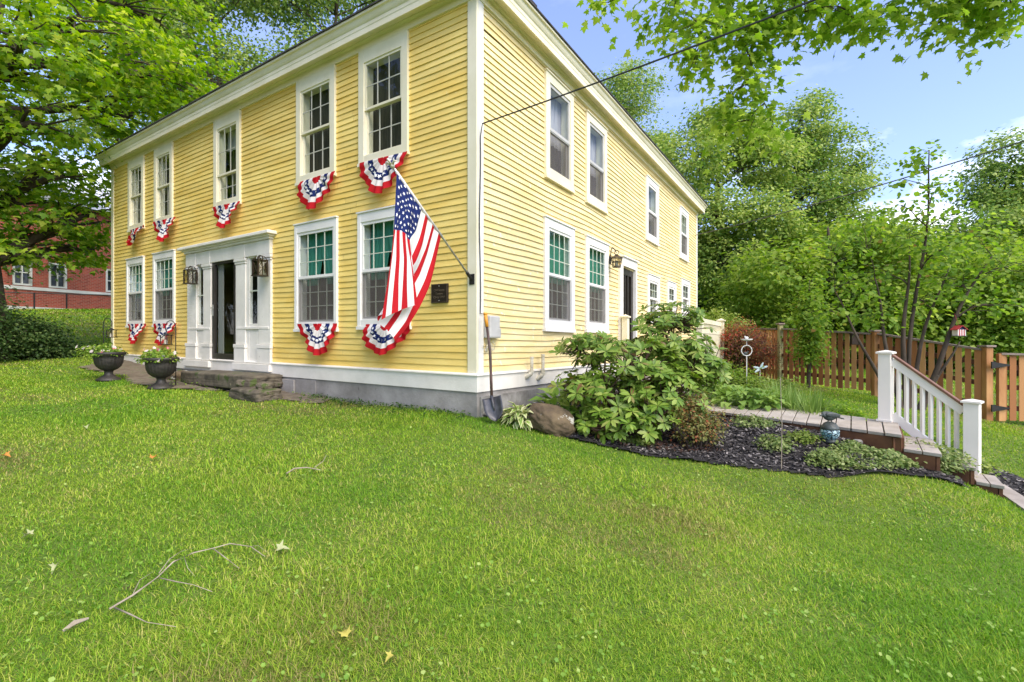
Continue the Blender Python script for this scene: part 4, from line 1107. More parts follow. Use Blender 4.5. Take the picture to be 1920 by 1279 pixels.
# grey edging timber below the mulch and rough edging stone beside the steps
m = MB(); pts = [G(1832, 902), G(1866, 918), G(1905, 944), G(1945, 972)]
for a, b in zip(pts, pts[1:]): m.bar(a + Vector((0, 0, .02)), b + Vector((0, 0, .02)), .16, .09, e=.002)
tag(m.build('edging_timber', M['deck'], loc=pts[0]), 'grey edging board between lawn and dark mulch at the right edge', 'edging')
m = MB(); es = [G(1604, 838), G(1652, 838), G(1704, 870)]
for a, b in zip(es, es[1:]): m.bar(a + Vector((0, 0, .03)), b + Vector((0, 0, .03)), .07, .11)
p = es[1]
o = m.build('edging_stone', M['roughstone'], loc=p, bevel=.02); tag(o, 'rough grey edging stone sloping beside the plank steps', 'edging')

post1, post2 = Vector((4.70, 6.12, WZ)), Vector((5.16, 5.46, -.06))
rl = root('stair_railing', 'white stair railing with brown top rail and two capped posts', 'railing', post2)
for P_, h in ((post1, .885), (post2, .90)):
    m = MB(); w = .066; rz = Matrix.Rotation(math.atan2(out.y, out.x), 3, 'Z')
    def xf(x, y, z, P_=P_, rz=rz): return P_ + rz @ Vector((x, y, z))
    m.xf = xf; m.box((-w, -w, -.25), (w, w, h - .035)); 
    o = m.build('post', M['postwhite'], rl, bevel=.004)
    m = MB(xf); m.box((-w - .02, -w - .02, h - .034), (w + .02, w + .02, h - .012)); m.add([(-w - .02, -w - .02, h - .011), (w + .02, -w - .02, h - .011), (w + .02, w + .02, h - .011), (-w - .02, w + .02, h - .011), (0, 0, h + .012)], [(0, 1, 4), (1, 2, 4), (2, 3, 4), (3, 0, 4), (3, 2, 1, 0)])
    m.build('post_cap', M['postwhite'], o, bevel=.003)
    if P_ is post1: m = MB(xf); m.box((-w - .015, -w - .015, .001), (w + .015, w + .015, .03)); m.build('post_base', M['postwhite'], o, bevel=.003)
dr = (post2 - post1); hd = Vector((dr.x, dr.y, 0)).normalized()
A, B = post1 + hd * .067, post2 - hd * .067
def rl_pt(u, h): return A.lerp(B, u) + Vector((0, 0, h))
m = MB(); m.bar(rl_pt(0, .765), rl_pt(1, .765), .045, .10); m.bar(rl_pt(0, .085), rl_pt(1, .085), .045, .10); m.build('rails', M['postwhite'], rl)
m = MB(); m.bar(rl_pt(0, .835), rl_pt(1, .835), .075, .026); m.build('top_rail', M['rail_cap'], rl, bevel=.004)
for k in range(8):
    u = (k + .85) / 8.7; m = MB(); m.bar(rl_pt(u, .12), rl_pt(u, .73), .034, .034, up=(0, 1, 0)); m.build('baluster', M['postwhite'], rl)

# side porch and its white rail
PZ = z0d - .02
pf = SD(0, 0, 0)
po = root('side_porch', 'small white railed porch outside the dark side door', 'porch', SD(6, .8, gz(3.5, 10.5)))
m = MB(SD); m.box((4.75, .08, PZ - .20), (7.4, 1.62, PZ - .03)); m.box((4.72, .08, PZ - .029), (7.43, 1.65, PZ)); m.box((4.8, .3, .2), (7.3, 1.55, PZ - .201)); m.build('deck', M['deck'], po)
m = MB(SD); m.box((4.42, .5, .3), (4.73, 1.5, PZ - .19)); m.box((4.1, .5, .2), (4.41, 1.5, PZ - .38)); m.build('steps', M['deck'], po)
def porch_post(s, n, h=1.0):
    m = MB(SD); m.box((s - .06, n - .06, PZ), (s + .06, n + .06, PZ + h)); o = m.build('post', M['cream'], po, bevel=.004)
    m = MB(SD); m.box((s - .085, n - .085, PZ + h + .001), (s + .085, n + .085, PZ + h + .03)); m.add([(s - .07, n - .07, PZ + h + .031), (s + .07, n - .07, PZ + h + .031), (s + .07, n + .07, PZ + h + .031), (s - .07, n + .07, PZ + h + .031), (s, n, PZ + h + .07)], [(0, 1, 4), (1, 2, 4), (2, 3, 4), (3, 0, 4)]); m.build('post_cap', M['cream'], o)
for s_, n_ in ((4.83, .16), (5.1, 1.56), (7.3, 1.56)): porch_post(s_, n_)
m = MB(SD); m.box((5.16, 1.535, PZ + .88), (7.24, 1.585, PZ + .97)); m.box((5.16, 1.54, PZ + .68), (7.24, 1.58, PZ + .75)); m.box((5.16, 1.54, PZ + .06), (7.24, 1.58, PZ + .14))
k = 5.2
while k < 7.2: m.box((k, 1.548, PZ + .1405), (k + .075, 1.572, PZ + .6795)); m.box((k + .01, 1.55, PZ + .7505), (k + .04, 1.57, PZ + .8795)); k += .1
m.build('rail_panel', M['cream'], po)

# ------------------------------------------------------------------ picket fence and gate
FP = [at(1850, 0, 8.6).xy, at(1641, 0, 10.0).xy, at(1463, 0, 11.6).xy, Vector((6.35, 13.9)), Vector((7.0, 16.5))]
FPZ = [.12, .43, .53, .6, .65]; FH = [1.25, 1.24, 1.28, 1.28, 1.28]
fn = root('picket_fence', 'reddish brown cedar picket fence with flat cap rail across the back garden', 'fence', (FP[1].x, FP[1].y, FPZ[1]))
def bay(a, za, ha, b, zb_, hb, parent, name='pickets', seed=0, gate=False):
    a3, b3 = Vector((a.x, a.y, 0)), Vector((b.x, b.y, 0)); L = (b3 - a3).length; d = (b3 - a3) / L; n = Vector((-d.y, d.x, 0))
    if n.y > 0: n = -n                                   # towards the camera
    rr = random.Random(seed); m = MB(); k = .11
    while k < L - .10:
        u = k / L; c = a3 + d * k + n * .03; z0 = za + (zb_ - za) * u; z1 = z0 + ha + (hb - ha) * u - .045
        w = .088 + rr.uniform(-.006, .004); zb2 = z0 + .03 + rr.uniform(-.01, .012)
        m.bar((c.x, c.y, zb2), (c.x, c.y, z1), w, .018, up=n)
        k += .130 + rr.uniform(-.004, .004)
    m.build(name, M['fence_a'], parent)
    m = MB()
    for h in (.24, .62, .98):
        p, q = a3 + d * .02, b3 - d * .02
        m.bar((p.x, p.y, za + h * ha / 1.25), (q.x, q.y, zb_ + h * hb / 1.25), .035, .085)
    m.build('fence_rails', M['deckside'], parent)
    m = MB(); p, q = a3 + d * .06, b3 - d * .06; m.bar((p.x + n.x * .02, p.y + n.y * .02, za + ha - .022), (q.x + n.x * .02, q.y + n.y * .02, zb_ + hb - .022), .12, .035); m.build('cap_rail', M['fence_cap'], parent)
for i in range(4): bay(FP[i], FPZ[i], FH[i], FP[i + 1], FPZ[i + 1], FH[i + 1], fn, seed=i)
for i, p in enumerate(FP):
    m = MB(); w = .052 if i else .06; h = FH[i] + .02
    if i == 2: w = .045; h = 1.36
    m.box((p.x - w, p.y - w, FPZ[i] - .3), (p.x + w, p.y + w, FPZ[i] + h)); o = m.build('post', M['ptpost'] if i == 2 else M['fence_p'], fn, bevel=.006)
    if i == 2: o['label'] = 'pale greenish treated post'
    m = MB(); m.box((p.x - w - .03, p.y - w - .03, FPZ[i] + h + .001), (p.x + w + .03, p.y + w + .03, FPZ[i] + h + .035)); m.build('post_cap', M['fence_cap'], o, bevel=.006)
g1 = FP[0] + Vector((.12, -.02)); g2 = Vector((10.6, 7.9))
gt = root('fence_gate', 'picket gate with black strap hinges at the right end of the fence', 'gate', (g1.x, g1.y, .1))
bay(g1, .10, 1.2, g2, .04, 1.2, gt, seed=9)
m = MB(); m.box((g1.x - .01, g1.y - .09, .1), (g1.x + .11, g1.y - .03, 1.28)); m.build('stile', M['fence_p'], gt, bevel=.004)
for z_ in (.33, 1.08):
    m = MB(); m.box((g1.x - .16, g1.y - .115, z_ - .06), (g1.x - .10, g1.y - .095, z_ + .06)); m.add([(g1.x - .1, g1.y - .115, z_ - .05), (g1.x - .1, g1.y - .115, z_ + .05), (g1.x + .14, g1.y - .13, z_ + .012), (g1.x + .14, g1.y - .13, z_ - .012), (g1.x - .1, g1.y - .105, z_ - .05), (g1.x - .1, g1.y - .105, z_ + .05), (g1.x + .14, g1.y - .12, z_ + .012), (g1.x + .14, g1.y - .12, z_ - .012)], [(0, 1, 2, 3), (4, 7, 6, 5), (0, 3, 7, 4), (1, 5, 6, 2)])
    m.build('hinge', M['black'], gt)
# ------------------------------------------------------------------ garden ornaments
c = at(1598, 636, 10.15)
m = MB(); m.box((c.x - .075, c.y - .10, c.z - .115), (c.x + .075, c.y - .03, c.z + .10)); m.box((c.x - .09, c.y - .13, c.z + .101), (c.x + .09, c.y - .02, c.z + .125)); tag(m.build('bat_box', M['brownbox'], loc=c, bevel=.004), 'small dark brown wooden box hung on the picket fence', 'wooden box')

b = at(1556, 829, 5.5); b.z = gz(b.x, b.y) + .05
t = root('bird_ornament', 'dark bird ornament perched on a blue mosaic glass ball in the mulch', 'garden ornament', b)
m = MB(); m.ball(b + Vector((0, 0, .10)), (.095, .095, .105), 24, 16); m.build('mosaic_ball', M['mosaic'], t, smooth=True)
m = MB(); m.lathe([(.07, -.02), (.06, .01), (.04, .02)], 20, b); m.build('foot', M['verdigris'], t, smooth=True)
m = MB(); m.lathe([(.094, .128), (.09, .15), (.06, .195), (.03, .21), (.002, .211)], 24, b); m.build('ball_cap', M['verdigris'], t, smooth=True)
m = MB(); c = b + Vector((0, 0, .27)); ry = Matrix.Rotation(.12, 3, 'Y')
m.ball(c, (.075, .045, .05), 16, 10, rot=ry, shape=lambda p: Vector((p.x, p.y * (1 - .3 * max(0, p.x)), p.z * (1 - .35 * max(0, p.x)))))
m.ball(c + Vector((-.07, -.01, .018)), (.034, .03, .028), 12, 8); m.tube([c + Vector((-.095, -.012, .018)), c + Vector((-.135, -.016, .008))], [.014, .002], 8)
m.add([c + ry @ Vector(v) for v in ((.05, -.03, .02), (.05, .03, .02), (.14, .035, .0), (.14, -.035, .0), (.05, -.03, .0), (.05, .03, .0), (.14, .035, -.012), (.14, -.035, -.012))], [(0, 1, 2, 3), (7, 6, 5, 4), (0, 3, 7, 4), (1, 5, 6, 2), (2, 6, 7, 3)])
for k in (-1, 1): m.ball(c + Vector((.01, .04 * k, .022)), (.085, .012, .03), 12, 7, rot=ry)
for k in (-.018, .018): m.tube([c + Vector((k, 0, -.04)), c + Vector((k * 1.2, 0, -.07))], .006, 6)
m.build('bird', M['verdigris'], t, smooth=True)

b = at(1400, 697, 8.9); b.z = gz(b.x, b.y)
t = root('ring_stake', 'white metal garden stake with a ring and a bird dish on top', 'garden stake', b)
zc2 = at(1400, 657.5, 8.9).z
m = MB(); m.tube([b + Vector((0, 0, -.1)), Vector((b.x, b.y, zc2 - .095))], .008, 6); m.tube([Vector((b.x, b.y, zc2 + .095)), Vector((b.x, b.y, zc2 + .19))], .007, 6); m.build('rod', M['palemetal'], t)
m = MB(); m.tube([Vector((b.x + .095 * math.cos(a), b.y, zc2 + .095 * math.sin(a))) for a in np.linspace(0, 2 * math.pi, 30)], .009, 6); m.build('ring', M['palemetal'], t, smooth=True)
m = MB(); m.lathe([(.02, .175), (.09, .19), (.105, .215), (.09, .21), (.02, .2)], 20, (b.x, b.y, zc2)); m.ball((b.x, b.y, zc2 + .235), (.035, .022, .022), 10, 7); m.ball((b.x - .03, b.y, zc2 + .255), .014, 8, 6); m.build('bird_dish', M['palemetal'], t, smooth=True)
m = MB(); m.ball((b.x - .02, b.y, zc2 - .05), (.04, .022, .03), 10, 7); m.ball((b.x + .02, b.y, zc2 - .025), .018, 8, 6); m.build('ring_bird', M['verdigris'], t, smooth=True)

c = at(1425, 691, 9.3); b = Vector((c.x, c.y, gz(c.x, c.y)))
t = root('dragonfly_stake', 'blue and white winged dragonfly ornament on a garden stake', 'garden stake', b)
m = MB(); m.tube([b, c], .006, 6); m.build('rod', M['palemetal'], t)
m = MB(); m.tube([c + Vector((-.05, 0, -.03)), c, c + Vector((.05, 0, .03))], [.012, .022, .016], 8); m.ball(c + Vector((.06, 0, .035)), .024, 10, 7); m.build('body', M['yellowgreen'], t, smooth=True)
for k, (dx, dz, l) in enumerate(((-.13, .03, .05), (-.10, -.07, .045), (.05, .10, .05), (.15, .045, .05))):
    m = MB(); m.ball(c + Vector((dx * .5, -.01, dz * .5)), (.075, .008, .022), 12, 7, rot=Matrix.Rotation(-math.atan2(dz, dx), 3, 'Y')); m.build('wing', M['bluewing'], t, smooth=True)

b = G(1465, 884); tp = at(1463, 708, b.y + .1)
m = MB(); m.tube([b + Vector((0, 0, -.05)), b.lerp(tp, .5) + Vector((.012, 0, 0)), tp], [.005, .004, .003], 6); tag(m.build('plant_stake', M['twig'], loc=b), 'thin upright stick stake standing in the dark mulch', 'stake')

# brick building across the lane
bb = root('brick_building', 'red brick building with white framed windows and white upper wall beyond the lawn', 'building', (-24, 36, 3.4))
bp0 = at(13, 0, 30); bp1 = at(197, 0, 34.7); bd = Vector((bp1.x - bp0.x, bp1.y - bp0.y, 0)); bd.normalize(); bn = Vector((bd.y, -bd.x, 0))
def BR(u, n, z): return Vector((bp0.x, bp0.y, 0)) + bd * u + bn * n + Vector((0, 0, z))
def on_brick(px, py):
    r = (px - CX0) / FPX; u = (r * bp0.y - bp0.x) / (bd.x - r * bd.y); Y = bp0.y + u * bd.y
    return u, EYE + (CY0 - py) / FPX * Y
zband = on_brick(100, 543)[1]; zbase = on_brick(100, 581)[1]
wins = [(on_brick(23, 0)[0], on_brick(60, 0)[0]), (on_brick(91, 0)[0], on_brick(125, 0)[0]), (on_brick(198, 0)[0], on_brick(240, 0)[0])]
m = MB(BR); U0, U1 = -9, 9.5; ztop = 10.6
prev = U0; wz0, wz1 = zband + .12, zband + 1.75
for a, b in wins: m.box((prev, -.3, wz0), (a, 0, wz1)); prev = b
m.box((prev, -.3, wz0), (U1, 0, wz1)); m.box((U0, -.3, zbase - .4), (U1, 0, wz0)); m.box((U0, -.3, wz1), (U1, 0, ztop)); m.box((U0, -9, zbase - .4), (U0 + .3, -.3, ztop)); m.box((U1 - .3, -9, zbase - .4), (U1, -.3, ztop))
o = m.build('brick_wall', M['brick'], bb)
uv = o.data.uv_layers.new(name='UVMap')
for p in o.data.polygons:
    for li in p.loop_indices:
        v = o.data.vertices[o.data.loops[li].vertex_index].co + Vector(wloc(bb)); u = (v - Vector((bp0.x, bp0.y, 0))).dot(bd); n_ = (v - Vector((bp0.x, bp0.y, 0))).dot(bn)
        uv.data[li].uv = (u + n_, v.z)
m = MB(BR); m.box((U0, .002, zband - .14), (U1, .06, zband + .06)); m.build('stone_band', M['bwhite'], bb)
m = MB(BR); m.box((U0, .002, zbase - .4), (U1, .08, zbase + .12)); m.build('stone_base', M['bwhite'], bb)
for a, b in wins:
    m = MB(BR); e = .11
    m.box((a, -.2, wz0), (a + e, .05, wz1)); m.box((b - e, -.2, wz0), (b, .05, wz1)); m.box((a + e, -.2, wz1 - e), (b - e, .05, wz1)); m.box((a + e, -.2, wz0), (b - e, .05, wz0 + e))
    mid_ = (a + b) / 2; m.box((mid_ - .03, -.15, wz0 + e), (mid_ + .03, .0, wz1 - e)); zz = (wz0 + wz1) / 2; m.box((a + e, -.15, zz - .03), (mid_ - .03, .0, zz + .03)); m.box((mid_ + .03, -.15, zz - .03), (b - e, .0, zz + .03))
    w_ = m.build('window', M['bwhite'], bb); q = MB(BR); q.add([(a, -.13, wz0), (b, -.13, wz0), (b, -.13, wz1), (a, -.13, wz1)], [(0, 1, 2, 3)]); q.build('pane', M['bglass'], w_)
m = MB(BR); m.add([(U0 - .4, .5, ztop), (U1 + .4, .5, ztop), (U1 + .4, -4.6, ztop + 2.9), (U0 - .4, -4.6, ztop + 2.9), (U1 + .4, -9.5, ztop), (U0 - .4, -9.5, ztop)], [(0, 1, 2, 3), (3, 2, 4, 5), (0, 3, 5), (1, 4, 2)]); m.build('roof', M['metalroof'], bb)
# rail fence before the brick building
rf = root('rail_fence', 'thin black post and rail fence before the brick building', 'fence', BR(2, 1.6, zbase))
for px in (-40, 24, 86, 180, 270):
    u, _ = on_brick(px, 0); p = BR(u + .4, 1.6, 0); g = gz(p.x, p.y); m = MB(); m.tube([(p.x, p.y, g - .2), (p.x, p.y, g + 1.12)], .045, 8); m.build('post', M['black'], rf)
p, q = BR(-4, 1.6, 0), BR(9, 1.6, 0)
m = MB(); m.tube([(p.x, p.y, gz(p.x, p.y) + 1.1), (BR(2, 1.6, 0).x, BR(2, 1.6, 0).y, gz(BR(2, 1.6, 0).x, BR(2, 1.6, 0).y) + 1.1), (q.x, q.y, gz(q.x, q.y) + 1.1)], .03, 6); m.build('top_rail', M['greywire'], rf)
# ------------------------------------------------------------------ trees
def crown_pts(lobes, ncl, nl, cs, seed, flat=.5, shell=.5):
    g = np.random.default_rng(seed)
    vol = np.array([l[3] * l[4] * l[5] for l in lobes]) ** (2 / 3); per = np.maximum(3, (vol / vol.sum() * ncl).astype(int))
    cl, ctr, li = [], [], []
    for i, (l, k) in enumerate(zip(lobes, per)):
        d = nrmz(g.normal(0, 1, (k, 3))); r = g.uniform(shell, 1.0, (k, 1))
        cl.append(np.array(l[:3]) + d * r * np.array(l[3:6])); ctr.append(np.repeat(np.array([l[:3]]), k, 0)); li += [i] * k
    cl = np.concatenate(cl); ctr = np.concatenate(ctr)
    n = len(cl) * nl
    ci = np.repeat(np.arange(len(cl)), nl)
    sc = g.uniform(.7, 1.35, len(cl))[ci][:, None]
    off = g.normal(0, 1, (n, 3)) * cs * sc; off[:, 2] *= flat
    off[:, 2] -= .10 * (off[:, 0] ** 2 + off[:, 1] ** 2) / cs * .8
    pos = cl[ci] + off
    outw = nrmz(pos - ctr[ci] + 1e-6)
    nrm = np.array([0, 0, .9]) + outw * .45 + g.normal(0, .48, (n, 3))
    dirv = outw * .8 + g.normal(0, .7, (n, 3)) + np.array([0, 0, -.35])
    return cl, np.array(li), pos, nrm, dirv, g

def tree(name, label, loc, H, r0, lobes, ncl=120, nl=90, size=.13, mat='mapleback', tmpl=T_DIAMOND, cs=.5, seed=1, group=None, cat='tree', bark='bark', lean=(0, 0), twigs=2, flat=.5, shell=.5, stems=None, smin=.7, limbw=.30, parts=('trunk', 'crown'), wmul=1.0, hang=False):
    t = root(name, label, cat, loc, group)
    cl, li, pos, nrm, dirv, g = crown_pts(lobes, ncl, nl, cs, seed, flat, shell)
    me = leaves(parts[1], pos, nrm, dirv, g.uniform(smin, 1.25, len(pos)) * size, tmpl, M[mat], wmul)
    link(parts[1], me, t)
    m = MB(); rr = random.Random(seed)
    tops = []
    def path(p, q, r1, r2, wob, n=7):
        p, q = Vector(p), Vector(q); L = (q - p).length; pts = []
        ph = rr.uniform(0, 6)
        for k in range(n + 1):
            u = k / n; b = math.sin(u * math.pi)
            pts.append(p.lerp(q, u) + Vector((math.sin(u * 5 + ph), math.cos(u * 4.3 + ph), .5 * math.sin(u * 6 + ph))) * wob * L * b + Vector((0, 0, .06 * L * b)))
        rad = [r1 + (r2 - r1) * (k / n) ** .8 for k in range(n + 1)]
        return pts, rad
    if stems is None: stems = [((0, 0, 0), (lean[0], lean[1], H), r0)]
    sp = []
    for a, b, r in stems:
        pts, rad = path(Vector(a) + Vector((0, 0, -.3)), b, r, r * .18, .025, 12)
        if len(stems) == 1: rad[0] *= 1.35
        m.tube(pts, rad, 9); sp.append((pts, rad))
    for i, l in (sorted(enumerate(lobes), key=lambda q: -q[1][2]) if hang else enumerate(lobes)):
        c = Vector(l[:3]); best = None
        for pts, rad in sp:
            for k in range(2, len(pts)):
                p = pts[k]; d = (c - p).length + (0 if hang else 3 * max(0, p.z - c.z + .25 * (Vector((p.x, p.y)) - c.xy).length))
                if best is None or d < best[0]: best = (d, p, rad[k])
        _, p, r = best; rl_ = min(r * .75, r0 * limbw + .012)
        if hang: rl_ = max(rl_, .009)
        pts, rad = path(p, c, rl_, max(rl_ * .4, .005) if hang else rl_ * .4, .05); m.tube(pts, rad, 6)
        if hang: sp.append((pts, rad))
        own = [Vector(x) for x in cl[li == i]]
        if twigs:
            for x in own[::max(1, len(own) // max(1, int(twigs * 4)))] if twigs < 10 else own:
                k = rr.randint(3, 7); a, b2 = path(pts[k], x, rad[k] * .55, max(.004, rad[k] * .12), .07, 5); m.tube(a, b2, 4, cap=False)
    m.build(parts[0], M[bark], t, smooth=True) if False else None
    o = MB(); o.v = [(v[0] + loc[0], v[1] + loc[1], v[2] + loc[2]) for v in m.v]; o.f = m.f; o.mi = m.mi
    o.build(parts[0], M[bark], t, smooth=True)
    return t

def copy_tree(o, label, loc, rz, sc=1.0):
    c = o.copy(); COL.objects.link(c); c.location = loc; c.rotation_euler = (0, 0, rz); c.scale = (sc, sc, sc); c['label'] = label
    for ch in o.children:
        d = ch.copy(); COL.objects.link(d); d.parent = c
    return c
def gp(x, y): return Vector((x, y, gz(x, y)))
def lb(base, px, py, Y, rx, ry, rz):
    p = at(px, py, Y) - base; return (p.x, p.y, p.z, rx, ry, rz)

def trees():
    # big maple at the left edge
    b = gp(-12.75, 12.0)
    L = [lb(b, 40, 80, 10.5, 2.0, 1.8, 1.1), lb(b, 150, 30, 11.5, 2.0, 1.8, .9), lb(b, 60, 230, 11.2, 1.7, 1.6, .8), lb(b, 230, 130, 13.5, 2.2, 1.8, .8), lb(b, 330, 150, 14.6, 2.0, 1.6, .75), lb(b, 250, 220, 13.8, 1.9, 1.4, .6),
         lb(b, 120, 330, 12.2, 1.6, 1.4, .6), lb(b, 175, 400, 13.2, 1.4, 1.5, .55), lb(b, 100, 440, 12.8, 1.6, 1.6, .5), lb(b, 30, 380, 12, 1.4, 1.4, .6), lb(b, 60, 470, 12.4, 1.0, 1.3, .4), lb(b, 175, 470, 14, 1.0, 1.3, .4), lb(b, 300, 40, 15, 2.2, 2, 1.0), lb(b, -90, 150, 11, 2.2, 2, 1.6), lb(b, -120, 350, 11.5, 2, 2, 1.2), (0, 2, 12, 3, 3, 2), (2, 4, 9, 2.6, 2.4, 1.4)]
    tree('maple_tree', 'big old maple at the left edge with long dark limbs reaching over the lawn', b, 13.5, .34, L, 270, 76, .155, 'maple', T_MAPLE, .36, 11, twigs=5, limbw=.42, flat=.28)
    L = [lb(b, 45, 45, 8.2, 1.1, .9, .6), lb(b, 95, 110, 8.6, .8, .8, .45), lb(b, 10, 140, 8.4, .8, .8, .5)]
    # airy trees behind the roof
    def airy(seed, label, loc, H):
        g = random.Random(seed)
        L = [(g.uniform(-3, 3), g.uniform(-2.5, 2.5), H * g.uniform(.45, 1.0), g.uniform(1.5, 2.6), g.uniform(1.4, 2.2), g.uniform(.8, 1.4)) for _ in range(17)]
        return tree('ash_tree', label, loc, H * .97, .26, L, 330, 75, .20, 'ash', T_DIAMOND, .55, seed, 'tall trees behind the roof', twigs=3, bark='barkgrey', flat=.6)
    a1 = airy(21, 'tall airy tree behind the middle of the front roof', gp(-9.5, 27), 21)
    copy_tree(a1, 'tall airy tree behind the roof, beside the big left maple', gp(-15.5, 25), 2.1, .93)
    copy_tree(a1, 'tall airy tree rising behind the roof nearest the house corner', gp(-5.0, 30), 4.0, 1.02)
    copy_tree(a1, 'slender tree showing just above the side eave of the house', gp(6.6, 33), 1.2, .84)
    copy_tree(a1, 'tall airy tree above the brick building, half hidden by the maple', gp(-21, 27), 5.3, .95)
    # pair of big maples behind the garden
    b = gp(10.2, 24)
    L = [lb(b, 1290, 300, 22.5, 2.1, 1.8, 1.5), lb(b, 1370, 260, 24, 2.0, 2, 1.5), lb(b, 1430, 300, 23, 1.7, 1.7, 1.4), lb(b, 1260, 370, 23, 1.5, 1.6, 1.1), lb(b, 1340, 400, 22, 2.0, 1.7, 1.2), lb(b, 1420, 410, 22, 1.7, 1.6, 1.1), lb(b, 1370, 490, 22, 2.0, 1.6, 1.0), lb(b, 1330, 235, 24, 1.1, 1.2, .7), lb(b, 1300, 460, 23, 1.4, 1.4, .8), lb(b, 1400, 560, 22.6, 1.3, 1.3, .6), lb(b, 1225, 275, 25, 1.0, 1.2, 1.0)]
    tree('maple_tree', 'broad bright green maple rising beyond the far end of the house', b, 9.6, .34, L, 400, 105, .17, 'mapleback', T_DIAMOND, .38, 31, twigs=3, shell=.6, limbw=.5)
    b = gp(14.2, 25)
    L = [lb(b, 1510, 230, 25, 1.5, 1.6, 1.1), lb(b, 1555, 280, 24.5, 1.6, 1.6, 1.2), lb(b, 1480, 300, 25, 1.6, 1.6, 1.3), lb(b, 1575, 350, 24, 1.5, 1.5, 1.0), lb(b, 1500, 370, 24, 1.8, 1.6, 1.2), lb(b, 1610, 320, 25, .9, 1, .6), lb(b, 1540, 430, 23.6, 1.7, 1.5, 1.0), lb(b, 1470, 450, 24, 1.6, 1.5, 1.0), lb(b, 1520, 500, 23.6, 1.6, 1.5, .9), lb(b, 1525, 195, 25.5, .7, .9, .5), lb(b, 1590, 410, 24.4, 1.2, 1.3, .8)]
    tree('maple_tree', 'tall darker maple with ragged top right of the bright green maple', b, 10.8, .34, L, 380, 85, .17, 'ash', T_DIAMOND, .36, 32, twigs=4, shell=.55, limbw=.5)
    # right edge trees
    b = gp(24, 23)
    L = [lb(b, 1900, 290, 22, 1.5, 1.5, 1.0), lb(b, 1870, 350, 22, 1.2, 1.4, .8), lb(b, 1930, 350, 22, 1.6, 1.5, 1.1), lb(b, 1880, 420, 21, 1.7, 1.5, .8), lb(b, 1950, 430, 21, 2, 1.8, 1.2), lb(b, 1905, 520, 20, 2, 1.7, 1.1), lb(b, 1960, 560, 20, 2, 1.8, 1.2), lb(b, 2020, 380, 22, 2, 2, 1.8)]
    tree('oak_tree', 'dark full tree at the right edge of the photo beyond the gate', b, 9, .3, L, 330, 95, .17, 'ash', T_DIAMOND, .42, 33, twigs=2, shell=.6)
    # dense dark wood under and between them
    def wood(seed, label, loc, H, mat, group=None, n=8, w=2.6):
        g = random.Random(seed)
        L = [(g.uniform(-w, w), g.uniform(-w * .6, w * .6), H * g.uniform(.18, .92), g.uniform(1.2, 2.0), g.uniform(1.1, 1.8), g.uniform(.8, 1.3)) for _ in range(n)]
        return tree('woodland_tree', label, loc, H * .95, .2, L, 200, 95, .20, mat, T_DIAMOND, .48, seed, group, twigs=2, shell=.5)
    gg = 'trees of the wood behind the back garden'
    d1 = wood(41, 'dark dense tree in the wood just right of the far house end', gp(10.5, 29), 8, 'darkwood', gg, 10, 3)
    for k, (x, y, rz, s, lab) in enumerate([(15.0, 31, 2, 1.0, 'dark dense tree filling the gap below the two big maples'), (20, 34, 4, 1.05, 'dark tree far back between the tall maple and the right edge'), (6.5, 31, 1, 1.1, 'dark tree hidden low behind the far house end'), (29, 29, 3, 1.1, 'dark tree behind the gate at the far right')]):
        copy_tree(d1, lab, gp(x, y), rz, s)
    l1 = wood(42, 'light green bushy tree behind the middle of the picket fence', gp(12.0, 18.5), 5.6, 'lightwood', gg, 10, 2.4)
    for k, (x, y, rz, s, lab) in enumerate([(16.0, 19.5, 2.4, 1.0, 'light green bushy tree behind the fence, above the striped birdhouse'), (20.0, 21, 4.2, 1.0, 'light green bushy tree beyond the gate, before the dark right tree'), (14.6, 23.5, 5.3, 1.15, 'light green tree deeper in the wood, below the tall maple'), (9.6, 20.5, 1.1, .72, 'light green young tree behind the red shrub and pale post'), (24, 33, .4, 1.35, 'pale green tree on the rise in the gap of sky'), (30, 38, 2.2, 1.5, 'pale far tree on the wooded rise, right of the gap of sky'), (17.5, 16.8, 3.4, .8, 'light green bush behind the gate hinge')]):
        copy_tree(l1, lab, gp(x, y), rz, s)
    # far wooded rise
    for k in range(16):
        x = -60 + k * 8.2 + (k % 3) * 1.5; y = 52 + (k * 37 % 11)
        copy_tree(d1 if k % 2 else l1, 'tree of the distant wooded rise behind everything', gp(x, min(y, 60)), k * 1.3, 1.0 + .12 * (k % 4))['group'] = 'distant wooded rise'
    # left background
    for x, y, rz, s, lab in [(-34, 30, 1, 1.5, 'dark tree beyond the left end of the brick building'), (-38, 22, 2, 1.5, 'dark tree at the far left behind the big maple'), (-13.5, 37, 3.3, 1.6, 'dark tree between brick building and yellow house')]:
        copy_tree(d1, lab, gp(x, y), rz, s)
    # trees along the lane to the left, seen in the window panes
    for k, (x, y, s) in enumerate([(-22, 2, 2.3), (-27, 8, 2.4), (-23, -4, 2.2), (-34, 13, 2.3), (-29, -10, 2.4), (-17, -2, 1.9)]):
        copy_tree(d1, 'tall lane tree to the left of the lawn, mirrored in the front window panes', gp(x, y), k * 1.7, s)['group'] = 'lane trees left of the lawn'

    # overhanging maple: trunk to the right of the view, boughs reaching in across the top
    b = gp(8.4, 2.2)
    L = []
